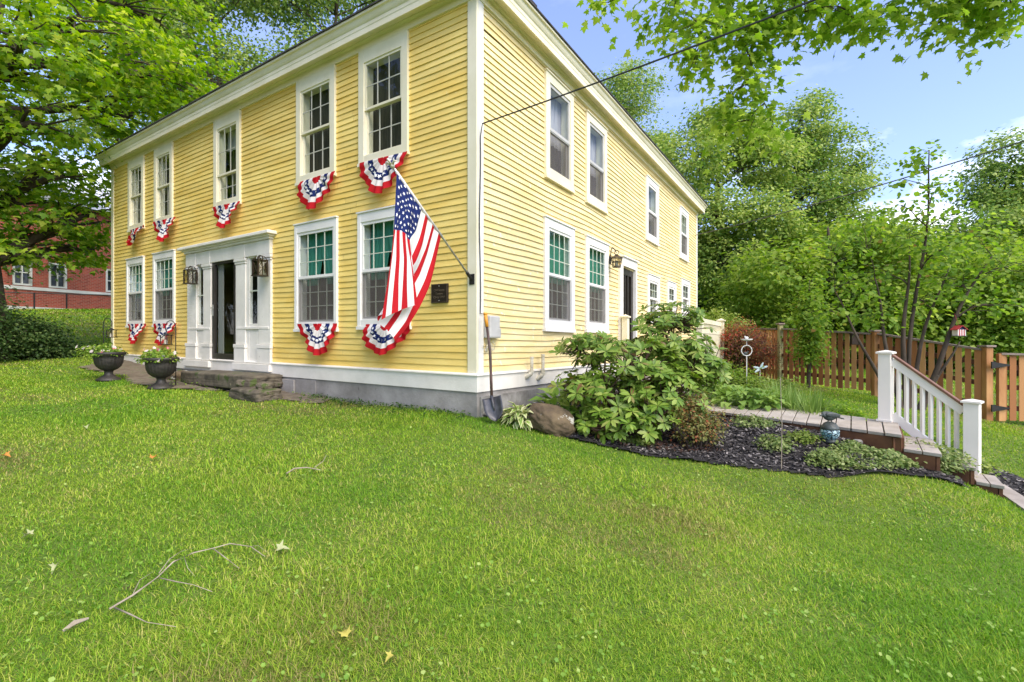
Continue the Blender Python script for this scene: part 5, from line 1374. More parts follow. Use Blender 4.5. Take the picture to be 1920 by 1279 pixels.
    for px, py, Y, r in [(1265, 20, 4.9, .34), (1330, 60, 4.8, .38), (1300, 115, 4.8, .20), (1395, 90, 4.9, .40), (1440, 40, 4.8, .40), (1395, 160, 4.9, .22), (1360, 190, 5.0, .22), (1420, 150, 4.9, .22), (1405, 225, 5.1, .26), (1365, 238, 5.2, .22), (1450, 232, 5.2, .20), (1140, 5, 5.0, .14), (1510, 22, 4.7, .3), (1570, 12, 4.6, .34), (1610, 40, 4.6, .18), (1660, 8, 4.6, .26), (1750, 50, 4.5, .16), (1800, 20, 4.5, .28), (1850, 48, 4.5, .18), (1900, 15, 4.4, .26), (1720, -15, 4.6, .4), (1330, -60, 4.8, .6), (1500, -70, 4.7, .6), (1880, -40, 4.4, .5), (1850, -160, 4.2, .7), (1550, -200, 4.5, .7)]:
        p = at(px, py, Y) - b; L.append((p.x, p.y, p.z, r, r * .8, r * .62))
    bo = [tuple(at(px, py, Y) - b) for px, py, Y in ((1880, -420, 4.5), (1300, -330, 4.9))]; bo2 = tuple(at(1900, -330, 4.5) - b)
    stems = [((0, 0, 0), (0, .3, 9), .22), ((-.05, .1, 7.6), bo[1], .07), ((-.05, .1, 7.2), bo2, .05)]
    L += [(.6, 0, 9, 1.2, 1.2, .8)]
    t = tree('maple_tree', 'maple whose leafy boughs hang into the sky across the top right', b, 8.2, .22, L, 300, 30, .082, 'maplebright', T_MAPLE, .115, 51, twigs=12, limbw=.03, flat=.8, shell=.2, stems=stems, hang=True)

    # multi-stem lilac tree in front of the fence
    b = gp(6.62, 8.25)
    L = [lb(b, 1560, 470, 8.4, .5, .5, .28), lb(b, 1620, 420, 8.2, .5, .45, .3), lb(b, 1700, 440, 8.5, .5, .5, .3), lb(b, 1760, 470, 8.0, .5, .5, .3), lb(b, 1830, 440, 8.2, .55, .5, .3), lb(b, 1880, 500, 8.0, .45, .5, .3), lb(b, 1590, 530, 8.4, .5, .5, .28), lb(b, 1660, 510, 8.6, .5, .5, .3), lb(b, 1800, 530, 8.3, .55, .5, .3), lb(b, 1545, 580, 8.6, .4, .4, .22), lb(b, 1850, 570, 8.1, .5, .5, .25), lb(b, 1720, 560, 8.5, .5, .4, .25), lb(b, 1640, 590, 8.5, .4, .4, .2), lb(b, 1738, 285, 8.2, .12, .12, .10), lb(b, 1745, 310, 8.2, .18, .14, .16), lb(b, 1715, 300, 8.2, .12, .12, .1), lb(b, 1750, 360, 8.2, .2, .2, .12), lb(b, 1690, 335, 8.2, .13, .12, .1), lb(b, 1775, 345, 8.2, .2, .15, .12), lb(b, 1740, 390, 8.2, .25, .2, .16), lb(b, 1800, 400, 8.3, .3, .3, .2), lb(b, 1690, 385, 8.2, .2, .2, .14)]
    def E(px, py, Y): return tuple(at(px, py, Y) - b)
    S = [((0, 0, 0), E(1640, 520, 8.3), .055), ((.06, 0, 0), E(1705, 470, 8.4), .06), ((.12, .02, 0), E(1742, 282, 8.2), .045), ((-.05, .05, 0), E(1565, 545, 8.4), .045), ((.16, 0, 0), E(1860, 480, 8.1), .06), ((.2, -.05, 0), E(1800, 640, 8.0), .05), ((.1, .08, 0), E(1780, 500, 8.6), .05)]
    tree('lilac_tree', 'many stemmed small tree with dark trunks behind the white stair railing', b, 4, .07, L, 170, 14, .085, 'lilac', T_OVAL, .125, 61, stems=S, twigs=14, bark='bark', flat=.7, shell=.3, limbw=.3, wmul=1.3)
    # columnar young tree before the fence
    b = gp(6.35, 10.4)
    L = [(0, 0, .75 + .17 * k, .31 - .025 * abs(k - 2.5), .3, .2) for k in range(8)] + [(.05, 0, 2.1, .15, .15, .3)]
    tree('young_tree', 'small upright leafy tree growing against the picket fence', b, 2.3, .05, L, 150, 26, .075, 'lilac', T_DIAMOND, .10, 62, twigs=3, shell=.3, flat=.9)
    # striped birdhouse hung in the lilac tree
    c = at(1798, 622, 8.0); k = .10; c0_ = Vector(c)
    t = root('birdhouse', 'little red and white striped birdhouse hanging in the many stemmed tree', 'birdhouse', c)
    m = MB()
    for q in range(7):
        x0 = c.x - k + 2 * k * q / 7; m.box((x0, c.y - .08, c.z - .10), (x0 + 2 * k / 7, c.y + .08, c.z + .055), q % 2)
    m.add([(c.x - k, c.y - .08, c.z + .0551), (c.x + k, c.y - .08, c.z + .0551), (c.x, c.y - .08, c.z + .13), (c.x - k, c.y + .08, c.z + .0551), (c.x + k, c.y + .08, c.z + .0551), (c.x, c.y + .08, c.z + .13)], [(0, 1, 2), (5, 4, 3), (0, 3, 4, 1)], 2)
    m.build('walls', [M['bhpink'], M['bhred'], M['blue']], t)
    m = MB(); 
    for sg in (-1, 1): m.bar((c.x + sg * (k + .03), c.y, c.z + .035), (c.x, c.y, c.z + .14), .24, .014, up=(0, 1, 0)) if False else m.add([(c.x + sg * (k + .03), c.y - .11, c.z + .04), (c.x + sg * (k + .03), c.y + .11, c.z + .04), (c.x, c.y + .11, c.z + .142), (c.x, c.y - .11, c.z + .142), (c.x + sg * (k + .03), c.y - .11, c.z + .054), (c.x + sg * (k + .03), c.y + .11, c.z + .054), (c.x, c.y + .11, c.z + .156), (c.x, c.y - .11, c.z + .156)], [(0, 1, 2, 3), (4, 5, 6, 7), (0, 3, 7, 4), (0, 1, 5, 4)])
    m.tube([(c.x, c.y, c.z + .15), (c.x - .02, c.y + .1, c.z + .45)], .004, 4); m.build('roof', M['bhred'], t)
    m = MB(); m.box((c.x - k - .02, c.y - .1, c.z - .118), (c.x + k + .02, c.y + .1, c.z - .101)); m.build('floor_board', M['black'], t)
    m = MB(); m.lathe([(.022, -.002), (.022, .002)], 12, (0, 0, 0)); m.v = [(c.x + x, c.y - .083 + z, c.z + .065 + y) for x, y, z in m.v]; m.build('entrance_hole', M['black'], t); t.scale = (.66, .66, .66)

# ------------------------------------------------------------------ shrubs and garden plants
def bush(name, label, base, lobes, ncl, nl, size, mat, tmpl=T_DIAMOND, cs=.12, seed=1, cat='shrub', group=None, flat=.7, shell=.4, bark='bark', wmul=1.0, nst=9):
    t = root(name, label, cat, base, group)
    cl, li, pos, nrm, dirv, g = crown_pts(lobes, ncl, nl, cs, seed, flat, shell)
    k = pos[:, 2] > -.02; pos, nrm, dirv = pos[k], nrm[k], dirv[k]
    me = leaves('foliage', pos, nrm, dirv, g.uniform(.65, 1.25, len(pos)) * size, tmpl, M[mat], wmul); link('foliage', me, t)
    m = MB()
    for i in range(min(len(cl), nst * 3)):
        x = cl[g.integers(len(cl))]; s = Vector((x[0] * .15, x[1] * .15, -.05)); e = Vector(x)
        mid_ = s.lerp(e, .5) + Vector((g.normal(0, .06), g.normal(0, .06), .08 * e.z))
        m.tube([s + base, mid_ + base, e + base], [.012, .008, .004], 5)
    m.build('stems', M[bark], t)
    return t

def rhody():
    b = G(1180, 826); b = Vector((1.52, 6.3, gz(1.52, 6.3)))
    t = root('rhododendron', 'large spreading rhododendron with whorls of long leaves before the side wall', 'shrub', b)
    g = np.random.default_rng(5); rr = random.Random(5)
    lobes = [(1255, 640, 6.7, .60, .5, .42, 85), (1290, 690, 6.5, .5, .5, .36, 60), (1120, 655, 6.5, .55, .45, .22, 42), (1190, 690, 6.2, .75, .5, .38, 95), (1130, 730, 6.0, .55, .45, .28, 60), (1240, 735, 6.0, .6, .45, .30, 66), (1150, 790, 5.75, .45, .3, .2, 34), (1220, 780, 5.75, .3, .3, .22, 20), (1260, 595, 6.8, .42, .4, .2, 34), (1085, 720, 6.2, .3, .4, .25, 20), (1325, 690, 6.6, .22, .3, .3, 18), (1090, 640, 6.5, .3, .3, .1, 10)]
    P, A = [], []
    for px, py, Y, rx, ry, rz, n in lobes:
        c = at(px, py, Y); n = int(n * 1.4)
        d = nrmz(g.normal(0, 1, (n, 3))); r = g.uniform(.6, 1.06, (n, 1))
        p = np.array(c) + d * r * np.array((rx, ry, rz)); P.append(p); A.append(d * .55 + np.array((.0, -.15, .85)) + g.normal(0, .2, (n, 3)))
    P = np.concatenate(P); A = nrmz(np.concatenate(A))
    k = P[:, 2] > b.z + .12; P, A = P[k], A[k]
    n = len(P); nl = 10
    ax = np.repeat(A, nl, 0); pos = np.repeat(P, nl, 0)
    ref = nrmz(np.cross(ax, np.array((.3, .9, .2)))); ref2 = np.cross(ax, ref)
    an = (np.tile(np.arange(nl), n) * 2 * math.pi / nl + np.repeat(g.uniform(0, 6, n), nl) + g.normal(0, .18, n * nl))[:, None]
    el = (np.repeat(g.uniform(-.15, .42, n), nl) + g.normal(0, .16, n * nl))[:, None]
    rad = np.cos(an) * ref + np.sin(an) * ref2
    dirv = rad * np.cos(el) + ax * np.sin(el) + np.array((0, 0, -.14))
    nrm = ax * np.cos(el) - rad * np.sin(el)
    sz = np.repeat(g.uniform(.09, .145, n), nl) * g.uniform(.8, 1.12, n * nl)
    pos = pos + rad * .008
    me = leaves('foliage', pos - np.array(b), nrm, dirv, sz, T_LONG, M['rhody'], g.uniform(1.0, 1.45, n * nl)); link('foliage', me, t)
    m = MB(); bases = [b + Vector((g.normal(0, .1), g.normal(0, .1), -.1)) for _ in range(7)]
    mids = []
    for i, (px, py, Y, *_r) in enumerate(lobes):
        c = at(px, py, Y) - Vector((0, 0, .08)); s = bases[i % 7]; mm = s.lerp(c, .5) + Vector((0, 0, -.12 + .03 * (i % 3)))
        m.tube([s, s.lerp(mm, .5), mm, mm.lerp(c, .5) + Vector((0, 0, .02)), c], [.024, .021, .017, .013, .010], 6); mids.append((mm, c))
    for i in range(n):
        e = Vector(P[i]); _, s = min(mids, key=lambda q: (q[1] - e).length)
        m.tube([s, s.lerp(e, .6) + Vector((0, 0, -.04)), e], [.009, .007, .004], 4, cap=False)
    m.build('stems', M['rhodystem'], t)

def rosette(name, label, base, n, size, mat, tmpl, seed, cat='plant', group=None, h=.3, spread=.35, edge=None, width=1.0, els=(.2, 1.2), droop=.25):
    """leaves arching out of a crown: hostas, daylilies"""
    g = np.random.default_rng(seed); t = root(name, label, cat, base, group)
    a = g.uniform(0, 6.283, n); el = g.uniform(els[0], els[1], n)
    r = spread * np.cos(el) * g.uniform(.3, 1, n); z = h * np.sin(el) * g.uniform(.5, 1.0, n)
    pos = np.stack([r * np.cos(a), r * np.sin(a), z], 1)
    rad = np.stack([np.cos(a), np.sin(a), np.zeros(n)], 1); up = np.array((0, 0, 1.0))
    e2 = (el - .5 - droop)[:, None]
    dirv = rad * np.cos(e2) + up * np.sin(e2) + g.normal(0, .12, (n, 3)); nrm = up * np.cos(e2) - rad * np.sin(e2) + g.normal(0, .15, (n, 3))
    s = size * g.uniform(.7, 1.15, n)
    if edge:
        me = leaves('leaf_margins', pos, nrm, dirv, s, tmpl, M[edge], width); link('leaf_margins', me, t)
        nn = nrmz(nrm); me = leaves('foliage', pos + nn * .003 + nrmz(dirv) * (s * .08)[:, None], nrm, dirv, s * .86, tmpl, M[mat], width * .62); link('foliage', me, t)
    else:
        me = leaves('foliage', pos, nrm, dirv, s, tmpl, M[mat], width); link('foliage', me, t)
    m = MB()
    for i in range(0, n, 2): m.tube([Vector((pos[i][0] * .1, pos[i][1] * .1, -.04)) + base, Vector(pos[i]) * .6 + base + Vector((0, 0, .02)), Vector(pos[i]) + base], .004, 4, cap=False)
    m.build('stems', M[mat], t)
    return t

def plants():
    rhody()
    h = G(975, 795); h = Vector((.10, 5.88, gz(.10, 5.88)))
    rosette('hosta', 'variegated hosta with cream edged narrow leaves beside the shovel', h, 95, .19, 'hosta', T_HOSTA, 3, h=.22, spread=.16, edge='hostaedge', width=.62, droop=.1)
    c = Vector((.62, 6.35, gz(.62, 6.35)))
    rosette('hosta', 'large green hosta against the foundation behind the boulder', c, 60, .26, 'hosta', T_HOSTA, 4, h=.36, spread=.28, droop=0)
    rosette('hosta', 'green hosta tucked between the boulder and the rhododendron', Vector((.85, 6.05, gz(.85, 6.05))), 34, .2, 'hosta', T_HOSTA, 14, h=.26, spread=.2)
    # bed behind the walk
    for i, (px, py, Y, n, s, lab) in enumerate([(1385, 752, 7.6, 130, .17, 'broad low hosta clump behind the left end of the boardwalk'), (1430, 755, 7.4, 110, .16, 'hosta clump behind the boardwalk, left of the daylilies'), (1350, 735, 8.3, 80, .16, 'hosta clump half hidden behind the right side of the rhododendron')]):
        q = at(px, py, Y); q.z = gz(q.x, q.y) + .02; rosette('hosta', lab, q, n, s * 1.15, 'hosta', T_HOSTA, 20 + i, group='hostas behind the boardwalk', h=.36, spread=.42, droop=.2)
    for i, (px, Y, lab) in enumerate([(1490, 7.3, 'pale green daylily clump behind the middle of the boardwalk'), (1525, 6.95, 'daylily clump with arching blades nearest the boardwalk edge'), (1465, 7.9, 'daylily clump set back toward the fence')]):
        q = at(px, 755, Y); q.z = gz(q.x, q.y); rosette('daylily', lab, q, 170, .42, 'sedge', T_BLADE, 30 + i, group='daylilies behind the boardwalk', h=.06, spread=.08, width=.5, els=(.5, 1.5), droop=.1)
    q = at(1560, 765, 7.0); q.z = gz(q.x, q.y)
    bush('peony', 'low green mound of leaves behind the boardwalk left of the tall white post', q, [(0, 0, .16, .28, .25, .16), (.22, -.1, .1, .2, .2, .1)], 70, 18, .06, 'lilac', T_DIAMOND, .06, 41, 'plant')
    q = at(1405, 690, 8.9); q.z = gz(q.x, q.y)
    bush('garden_shrub', 'bright green leafy shrub around the ring stake', q + Vector((-.2, .2, 0)), [(-.3, 0, .35, .4, .3, .3), (.15, 0, .28, .35, .3, .22), (-.6, .1, .5, .3, .3, .3)], 150, 20, .055, 'lightwood', T_DIAMOND, .09, 42)
    q = at(1425, 715, 9.2); q.z = gz(q.x, q.y)
    bush('garden_shrub', 'low yellow green plants along the edge of the back lawn', q, [(0, 0, .15, .5, .35, .16), (.5, .1, .12, .4, .3, .12), (-.5, -.2, .18, .4, .3, .18)], 120, 20, .05, 'yellowgreen', T_DIAMOND, .08, 43)
    q = at(1385, 640, 11.3); q.z = gz(q.x, q.y)
    bush('japanese_maple', 'dark red leaved low maple with scarlet tips beside the fence', q, [(0, 0, .75, .62, .55, .5), (.2, .1, 1.05, .4, .4, .25), (-.35, 0, .95, .35, .4, .3), (.45, -.1, .6, .35, .4, .4), (.05, 0, 1.25, .22, .25, .14)], 240, 34, .07, 'redmaple', T_LONG, .13, 44, 'shrub')
    for i, (px, Y, zt2, w, mat, lab) in enumerate([(1340, 13.2, 575, .5, 'yellowgreen', 'tall pale yellow green shrub behind the white porch rail'), (1372, 12.6, 590, .4, 'yellowgreen', 'yellow green shrub between the porch rail and red maple'), (1365, 11.6, 640, .35, 'lightwood', 'light green shrub under the red maple by the porch')]):
        q = at(px, 690, Y); q.z = gz(q.x, q.y); H = at(px, zt2, Y).z - q.z
        bush('garden_shrub', lab, q, [(0, 0, H * .45, w, w, H * .35), (.1, 0, H * .8, w * .6, w * .6, H * .2), (-.25, 0, H * .7, w * .5, w * .5, H * .22)], 150, 22, .075, mat, T_DIAMOND, .11, 50 + i)
    # mulch bed plants
    q = G(1325, 856); q = Vector((q.x, q.y + .25, 0)); q.z = gz(q.x, q.y)
    bush('azalea', 'thin reddish green azalea at the front of the mulch bed', q, [(0, 0, .25, .24, .22, .22), (-.08, .1, .42, .22, .2, .14), (.15, 0, .36, .16, .16, .14), (0, .25, .5, .22, .2, .12)], 170, 22, .034, 'azalea', T_OVAL, .05, 61, nst=14)
    for i, (px, py, r, hgt, mat, lab) in enumerate([(1205, 838, .12, .09, 'yellowgreen', 'small pale yellow green plant in mulch below the rhododendron'), (1180, 835, .06, .05, 'cover', 'tiny seedling left of the pale plant under the rhododendron'), (1455, 842, .20, .12, 'cover', 'low cream and green mound beside the stick stake'), (1508, 830, .15, .10, 'yellowgreen', 'bright lime plant left of the bird ornament'), (1600, 822, .05, .13, 'yellowgreen', 'single lime sprout right of the bird ornament'), (1415, 800, .3, .10, 'cover', 'green trailing plants under the boardwalk edge'), (1305, 800, .25, .09, 'cover', 'small leafy plants below the right side of the rhododendron')]):
        q = G(px, py); bush('bed_plant', lab, q, [(0, 0, hgt * .6, r, r, hgt * .6)], 55, 16, .038, mat, T_OVAL, .035, 70 + i, 'plant', 'small plants in the mulch bed', nst=4)
    for i, (px, py, r, hgt, mat, lab) in enumerate([(1785, 886, .27, .24, 'yellowgreen', 'loose green shrub growing beside the lower railing post'), (1730, 876, .30, .22, 'cover', 'leafy plant beside the plank steps, left of the railing post'), (1752, 856, .17, .22, 'lilac', 'dark green sprig by the upper plank step')]):
        q = G(px, py); bush('step_shrub', lab, q, [(0, 0, hgt * .6, r, r, hgt * .6), (r * .7, -.05, hgt * .4, r * .7, r * .6, hgt * .4)], 150, 16, .042, mat, T_OVAL, .055, 80 + i, 'shrub', nst=8)
    # ground cover patch (nobody could count it)
    poly = [tuple(G(*p).xy) for p in [(1508, 866), (1550, 852), (1592, 842), (1650, 842), (1712, 862), (1765, 890), (1700, 888), (1620, 888), (1560, 889), (1515, 878)]]
    x, y = scatter(poly, 6500); z = gzv(x, y) + rng.uniform(.02, .12, len(x)) * (.5 + .5 * np.sin(x * 9) * np.cos(y * 8))
    me = leaves('ground_cover', np.stack([x, y, z + .02], 1), rng.normal(0, .5, (len(x), 3)) + np.array((0, -.2, 1)), rng.normal(0, 1, (len(x), 3)), rng.uniform(.022, .045, len(x)), T_OVAL, M['cover'], 1.2)
    tag(link('ground_cover', me), 'creeping cream and green ground cover spilling over the mulch', kind='stuff')
    # dark shrubs by the big maple
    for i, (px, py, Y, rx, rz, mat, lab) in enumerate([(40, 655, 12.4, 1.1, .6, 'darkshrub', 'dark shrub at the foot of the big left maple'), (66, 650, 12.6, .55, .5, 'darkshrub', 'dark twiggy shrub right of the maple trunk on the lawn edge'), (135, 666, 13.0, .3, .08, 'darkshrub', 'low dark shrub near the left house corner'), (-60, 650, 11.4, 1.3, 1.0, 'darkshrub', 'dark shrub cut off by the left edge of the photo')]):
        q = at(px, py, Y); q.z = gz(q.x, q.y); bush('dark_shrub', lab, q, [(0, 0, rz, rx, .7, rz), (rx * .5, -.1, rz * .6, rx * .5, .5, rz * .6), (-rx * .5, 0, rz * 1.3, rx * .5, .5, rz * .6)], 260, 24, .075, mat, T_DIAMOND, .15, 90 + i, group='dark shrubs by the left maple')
    # weeds along the front wall
    x, y = scatter(PATH, 1500, lambda x, y: (np.array([math.sin(a * 3.1 + b * 2.2) for a, b in zip(x, y)]) > .1))
    z = gzv(x, y) + rng.uniform(.02, .09, len(x))
    me = leaves('path_weeds', np.stack([x, y, z], 1), rng.normal(0, .5, (len(x), 3)) + np.array((0, 0, 1)), rng.normal(0, 1, (len(x), 3)), rng.uniform(.02, .045, len(x)), T_OVAL, M['lilac'])
    tag(link('path_weeds', me), 'low weeds along the front wall and path', kind='stuff')
    x = []; 
    s_ = rng.uniform(.0, 3.2, 900); n_ = np.abs(rng.normal(0, .16, 900)) + .04
    pts = np.array([FR(a, b_, 0) for a, b_ in zip(s_, n_)]); z = gzv(pts[:, 0], pts[:, 1]) + rng.uniform(.01, .07, len(pts))
    me = leaves('wall_weeds', np.stack([pts[:, 0], pts[:, 1], z], 1), rng.normal(0, .5, (900, 3)) + np.array((0, 0, 1)), rng.normal(0, 1, (900, 3)), rng.uniform(.02, .045, 900), T_OVAL, M['darkwood'])
    tag(link('wall_weeds', me), 'dark low weeds at the foot of the grey foundation', kind='stuff')

# ------------------------------------------------------------------ lawn: blades, clover, fallen things
def lawn():
    bands = [(1.1, 2.4, 20000, .0031, .040), (2.4, 4, 10500, .0042, .041), (4, 6.2, 5200, .0060, .042), (6.2, 9.5, 2300, .0095, .044), (9.5, 17, 700, .016, .05), (17, 30, 130, .045, .09)]
    P, S, Wd = [], [], []
    for y0, y1, den, w, h in bands:
        xm = 1.22 * y1 + (.9 if y1 < 6.5 else 3.2)
        n = int(2 * xm * (y1 - y0) * den)
        x = rng.uniform(-xm, xm, n); y = rng.uniform(y0, y1, n)
        k = (np.abs(x) < 1.22 * y + (.9 if y1 < 6.5 else 3.2)) & ((y < 17) | (x < -9)); x, y = x[k], y[k]
        out = in_poly(x, y, BED) | in_poly(x, y, BED2) | in_poly(x, y, HOUSE) | in_poly(x, y, PATH) | in_poly(x, y, GARDEN)
        wk = [tuple(v.xy) for v in (WA + out_off, WB, WD, WC + out_off)]
        out |= in_poly(x, y, wk)
        # behind the house nothing is seen
        k = ~out & ~((y > 12.5) & (x > -9.5) & (x < 3.5)); x, y = x[k], y[k]
        P.append(np.stack([x, y], 1)); S.append(h * rng.uniform(.55, 1.25, len(x))); Wd.append(np.full(len(x), w) * rng.uniform(.7, 1.3, len(x)))
    P = np.concatenate(P); S = np.concatenate(S); Wd = np.concatenate(Wd)
    tall = .75 + .45 * np.sin(P[:, 0] * 1.9 + np.sin(P[:, 1] * 1.3)) * np.sin(P[:, 1] * 1.7 + .8) + rng.normal(0, .12, len(P))
    S = S * np.clip(tall, .78, 1.4) * 1.18
    z = gzv(P[:, 0], P[:, 1]) - .004 + .012 * np.sin(P[:, 0] * 3.1 + np.sin(P[:, 1] * 2.3)) * np.sin(P[:, 1] * 2.7 + 1)
    a = rng.uniform(0, 6.283, len(P)) + 1.2 * np.sin(P[:, 0] * 2.3 + P[:, 1] * 1.1); lean = rng.uniform(.1, 1.5, len(P))
    d = np.stack([np.cos(a) * lean, np.sin(a) * lean, np.ones(len(P))], 1)
    n_ = np.stack([np.cos(a), np.sin(a), -lean], 1) + rng.normal(0, .15, (len(P), 3))
    f = np.sin(P[:, 0] * 1.1 + 2 * np.sin(P[:, 1] * .7)) + np.sin(P[:, 1] * 1.9 + 1.5 * np.sin(P[:, 0] * 1.4)) + .8 * np.sin(P[:, 0] * 4.1 + P[:, 1] * 3.3) * np.sin(P[:, 1] * 4.7)
    f = f + rng.normal(0, .7, len(P))
    for nm, mk, kk, lab in (('grass_blades', 'grass', (f > -1.15) & (f < 1.35), 'short mown grass of the front lawn'), ('dry_grass', 'grassdry', f >= 1.75, 'straw coloured dry blades in the lawn'), ('lush_grass', 'grassdeep', f <= -1.15, 'deeper green tufts in the lawn'), ('grass_blades', 'grass', (f >= 1.35) & (f < 1.75), 'short mown grass of the front lawn')):
        me = leaves(nm, np.column_stack([P, z])[kk], n_[kk], d[kk], S[kk], T_BLADE, M[mk], (Wd / S / .1)[kk])
        tag(link(nm, me), lab, kind='stuff')
    # clover and broad leaved weeds
    cx, cy = [], []
    for _ in range(750):
        y = 1.3 + 9 * rng.uniform() ** 1.5; x = rng.uniform(-1.2, 1.2) * y; k = rng.integers(2, 12)
        cx.append(x + rng.normal(0, .06, k)); cy.append(y + rng.normal(0, .06, k))
    x, y = np.concatenate(cx), np.concatenate(cy)
    k = ~(in_poly(x, y, BED) | in_poly(x, y, BED2) | in_poly(x, y, HOUSE) | in_poly(x, y, PATH)); x, y = x[k], y[k]
    z = gzv(x, y) + rng.uniform(.018, .042, len(x))
    me = leaves('clover', np.stack([x, y, z], 1), rng.normal(0, .35, (len(x), 3)) + np.array((0, -.1, 1)), rng.normal(0, 1, (len(x), 3)), rng.uniform(.009, .023, len(x)), T_ROUND, M['clover'])
    tag(link('clover', me), 'pale clover leaves scattered through the lawn', kind='stuff')
    # fallen leaves
    for i, (px, py, s, mt, lab) in enumerate([(5, 862, .09, 'oleaf', 'orange fallen leaf at the left edge of the lawn'), (285, 869, .085, 'oleaf', 'orange fallen maple leaf on the lawn below the urns'), (64, 1014, .10, 'pleaf', 'pale fallen leaf on the lawn at left, with a curled edge'), (107, 1072, .09, 'pleaf', 'narrow pale fallen leaf near the lower left of the lawn'), (517, 1046, .10, 'pleaf', 'pale green fallen leaf at the end of the dead branch'), (651, 1213, .075, 'yleaf', 'yellow fallen maple leaf near the bottom of the photo'), (738, 1247, .055, 'yleaf', 'small pale yellow leaf at the bottom edge of the lawn'), (160, 806, .08, 'pleaf', 'pale fallen leaf far up the lawn by the left shrubs')]):
        p = G(px, py) + Vector((0, 0, .045)); a = i * 1.7
        me = leaves('fallen_leaf', [(0, 0, 0)], [(.15 * math.cos(a), -.25, 1)], [(math.cos(a), math.sin(a), .1)], [s * .78], T_CURL, M[mt], .5 if i in (2, 3) else .9)
        o = link('fallen_leaf', me, None, p); tag(o, lab, 'leaf', 'leaves fallen on the lawn')
    def gt(px, py, h=.05): return G(px, py + h * 60) + Vector((0, 0, h))
    m = MB()
    for pts, r in [([(205, 1152, .03), (248, 1128, .035), (295, 1098, .05), (325, 1071, .06), (362, 1053, .06), (400, 1044, .06), (432, 1035, .06), (470, 1038, .05), (497, 1052, .03)], .0075),
                   ([(300, 1099, .05), (330, 1106, .05), (362, 1112, .05), (398, 1119, .03)], .0045), ([(400, 1045, .06), (418, 1056, .05), (437, 1068, .04), (448, 1074, .03)], .0045), ([(215, 1151, .035), (245, 1168, .045), (275, 1181, .04), (330, 1186, .03)], .0055), ([(298, 1090, .05), (318, 1065, .06), (340, 1047, .05), (365, 1035, .03)], .0035), ([(248, 1128, .035), (262, 1100, .04), (290, 1082, .04)], .003), ([(345, 1060, .06), (352, 1080, .05), (366, 1090, .03)], .0025), ([(470, 1038, .05), (484, 1036, .05), (500, 1043, .03)], .002)]:
        q = [gt(*p) for p in pts]; m.tube(q, [r * .68 * (1 - .6 * k / (len(q) - 1)) * (1 + .25 * math.sin(k * 2.3)) for k in range(len(q))], 6)
    tag(m.build('fallen_branch', M['twig'], loc=G(300, 1110), smooth=True), 'dry forked dead branch lying on the lawn at lower left', 'branch')
    m = MB(); q = [gt(118, 1194, .03), gt(140, 1182, .04), gt(166, 1170, .03)]; m.tube(q, [.006, .012, .005], 6); tag(m.build('bark_piece', M['twig'], loc=G(140, 1184)), 'short piece of pale bark left of the dead branch', 'bark')
    m = MB(); m.tube([gt(537, 893, .03), gt(552, 886, .045), gt(575, 884, .045), gt(601, 886, .03)], [.006, .006, .005, .003], 5); m.tube([gt(590, 884, .045), gt(606, 874, .06), gt(612, 860, .05)], [.004, .003, .002], 5); tag(m.build('fallen_twig', M['twig'], loc=G(570, 888)), 'thin dry twig on the middle of the lawn', 'twig')

out_off = Vector((0, 0, 0)) + out * .35
ground()
sheet('mulch_bed', BED, .015, M['mulch'], .05, label='dark mulch bed beside the house')
sheet('mulch_border', BED2, .015, M['mulch'], .05, label='dark mulch border at the right edge')
sheet('garden_soil', GARDEN, .012, M['mulch'], .2, label='planted soil behind the boardwalk')
sheet('dirt_path', PATH, .012, M['path'], label='trodden path before the front door')
chips('mulch_chips', BED, 30000, M['chipm'], .02, 'dark shredded mulch chips in the bed beside the house')
chips('bark_chips', [tuple(v) for v in [(.4, 5.9), (1.0, 5.65), (1.9, 5.5), (2.4, 5.5), (2.4, 6.4), (1.2, 6.6)]], 1500, M['chipr'], .035, 'reddish bark litter under the rhododendron')
chips('border_chips', BED2, 8000, M['chipm'], .02, 'dark shredded mulch chips in the right hand border')
trees(); plants(); lawn()

# ------------------------------------------------------------------ light, sky, camera
SUN_EL, SUN_AZ = R(48), math.atan2(.62, -.76)      # azimuth from +Y towards +X
sd = Vector((math.sin(SUN_AZ) * math.cos(SUN_EL), math.cos(SUN_AZ) * math.cos(SUN_EL), math.sin(SUN_EL)))
sl = bpy.data.lights.new('sun', 'SUN'); sl.energy = 2.4; sl.angle = R(46); sl.color = (1, .90, .74)
so = bpy.data.objects.new('sun', sl); so.rotation_euler = (-sd).to_track_quat('-Z', 'Y').to_euler(); COL.objects.link(so)
w = bpy.data.worlds.new('World'); scene.world = w; w.use_nodes = True; nt = w.node_tree; nt.nodes.clear()
ow = nt.nodes.new('ShaderNodeOutputWorld'); bg = nt.nodes.new('ShaderNodeBackground'); bg.inputs[1].default_value = .14
sky = nt.nodes.new('ShaderNodeTexSky'); sky.sky_type = 'NISHITA'; sky.sun_disc = False; sky.sun_elevation = SUN_EL; sky.sun_rotation = SUN_AZ; sky.air_density = 1.0; sky.dust_density = .6; sky.ozone_density = 3.2
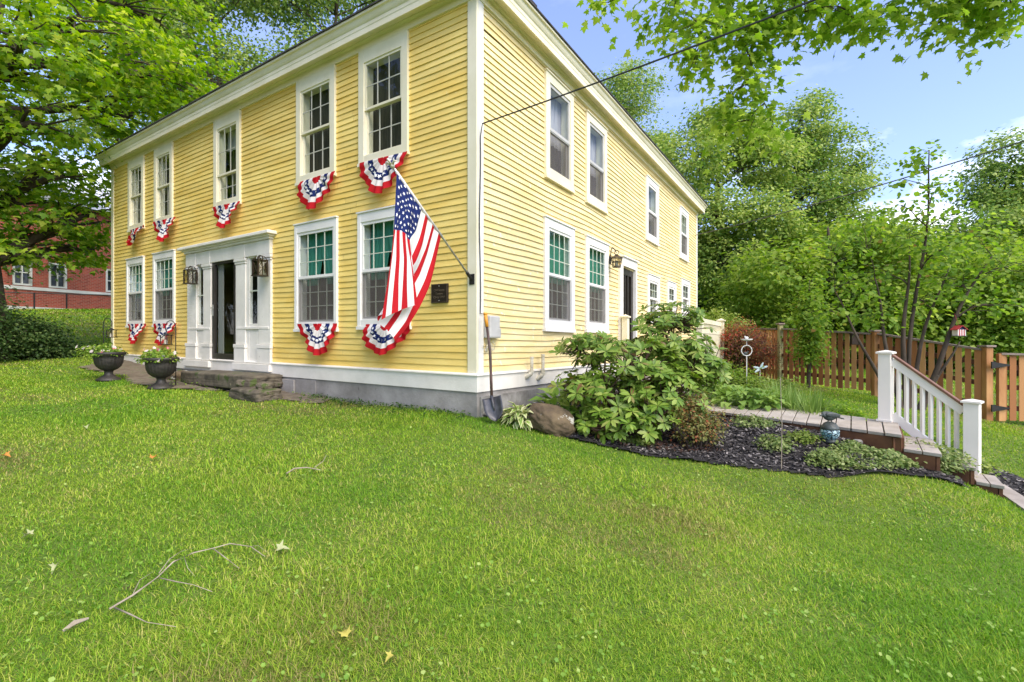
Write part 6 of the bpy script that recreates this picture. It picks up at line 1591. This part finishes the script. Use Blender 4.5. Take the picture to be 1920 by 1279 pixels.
# thin white clouds low in the sky and a faint veil higher up
tc = nt.nodes.new('ShaderNodeTexCoord'); mp = nt.nodes.new('ShaderNodeMapping'); mp.inputs['Scale'].default_value = (1, 1, 2.2); mp.inputs['Location'].default_value = (.35, .1, .0)
nt.links.new(tc.outputs['Generated'], mp.inputs[0])
nz = nt.nodes.new('ShaderNodeTexNoise'); nz.inputs['Scale'].default_value = 4.2; nz.inputs['Detail'].default_value = 9; nz.inputs['Roughness'].default_value = .55; nt.links.new(mp.outputs[0], nz.inputs['Vector'])
cr = ramp(nt, nz.outputs['Fac'], [(.52, (0, 0, 0)), (.68, (1, 1, 1))])
sx_ = nt.nodes.new('ShaderNodeSeparateXYZ'); nt.links.new(tc.outputs['Generated'], sx_.inputs[0])
hr = ramp(nt, sx_.outputs['Z'], [(.10, (.9, .9, .9)), (.30, (.75, .75, .75)), (.42, (.10, .10, .10)), (1, (.06, .06, .06))])
mu = nt.nodes.new('ShaderNodeMath'); mu.operation = 'MULTIPLY'; nt.links.new(cr, mu.inputs[0]); nt.links.new(hr, mu.inputs[1])
mx = nt.nodes.new('ShaderNodeMix'); mx.data_type = 'RGBA'; mx.inputs[7].default_value = (7.5, 7.6, 7.8, 1)
ml = nt.nodes.new('ShaderNodeMath'); ml.operation = 'ADD'; ml.inputs[1].default_value = .0; ml.use_clamp = True; nt.links.new(mu.outputs[0], ml.inputs[0]); nt.links.new(ml.outputs[0], mx.inputs[0])
veil = nt.nodes.new('ShaderNodeMix'); veil.data_type = 'RGBA'; veil.inputs[0].default_value = .06; veil.inputs[7].default_value = (5.2, 5.9, 9.5, 1)
tint = nt.nodes.new('ShaderNodeMix'); tint.data_type = 'RGBA'; tint.blend_type = 'MULTIPLY'; tint.inputs[0].default_value = 1; tint.inputs[7].default_value = (.98, .89, .99, 1)
nt.links.new(sky.outputs[0], tint.inputs[6]); nt.links.new(tint.outputs[2], veil.inputs[6]); nt.links.new(veil.outputs[2], mx.inputs[6]); nt.links.new(mx.outputs[2], bg.inputs[0]); nt.links.new(bg.outputs[0], ow.inputs[0])

cam = bpy.data.cameras.new('camera'); co = bpy.data.objects.new('camera', cam); COL.objects.link(co)
cam.sensor_width = 36; cam.lens = FPX / 1920 * 36; cam.clip_start = .05; cam.clip_end = 2000
co.location = (0, 0, EYE); co.rotation_euler = (R(90), 0, 0)
scene.camera = co
vs_ = scene.view_settings; vs_.view_transform = 'Standard'; vs_.look = 'None'; vs_.gamma = 1; vs_.exposure = 1.27
scene.render.film_transparent = False
cy = scene.cycles; cy.max_bounces = 8; cy.transparent_max_bounces = 16; cy.diffuse_bounces = 4; cy.use_denoising = True
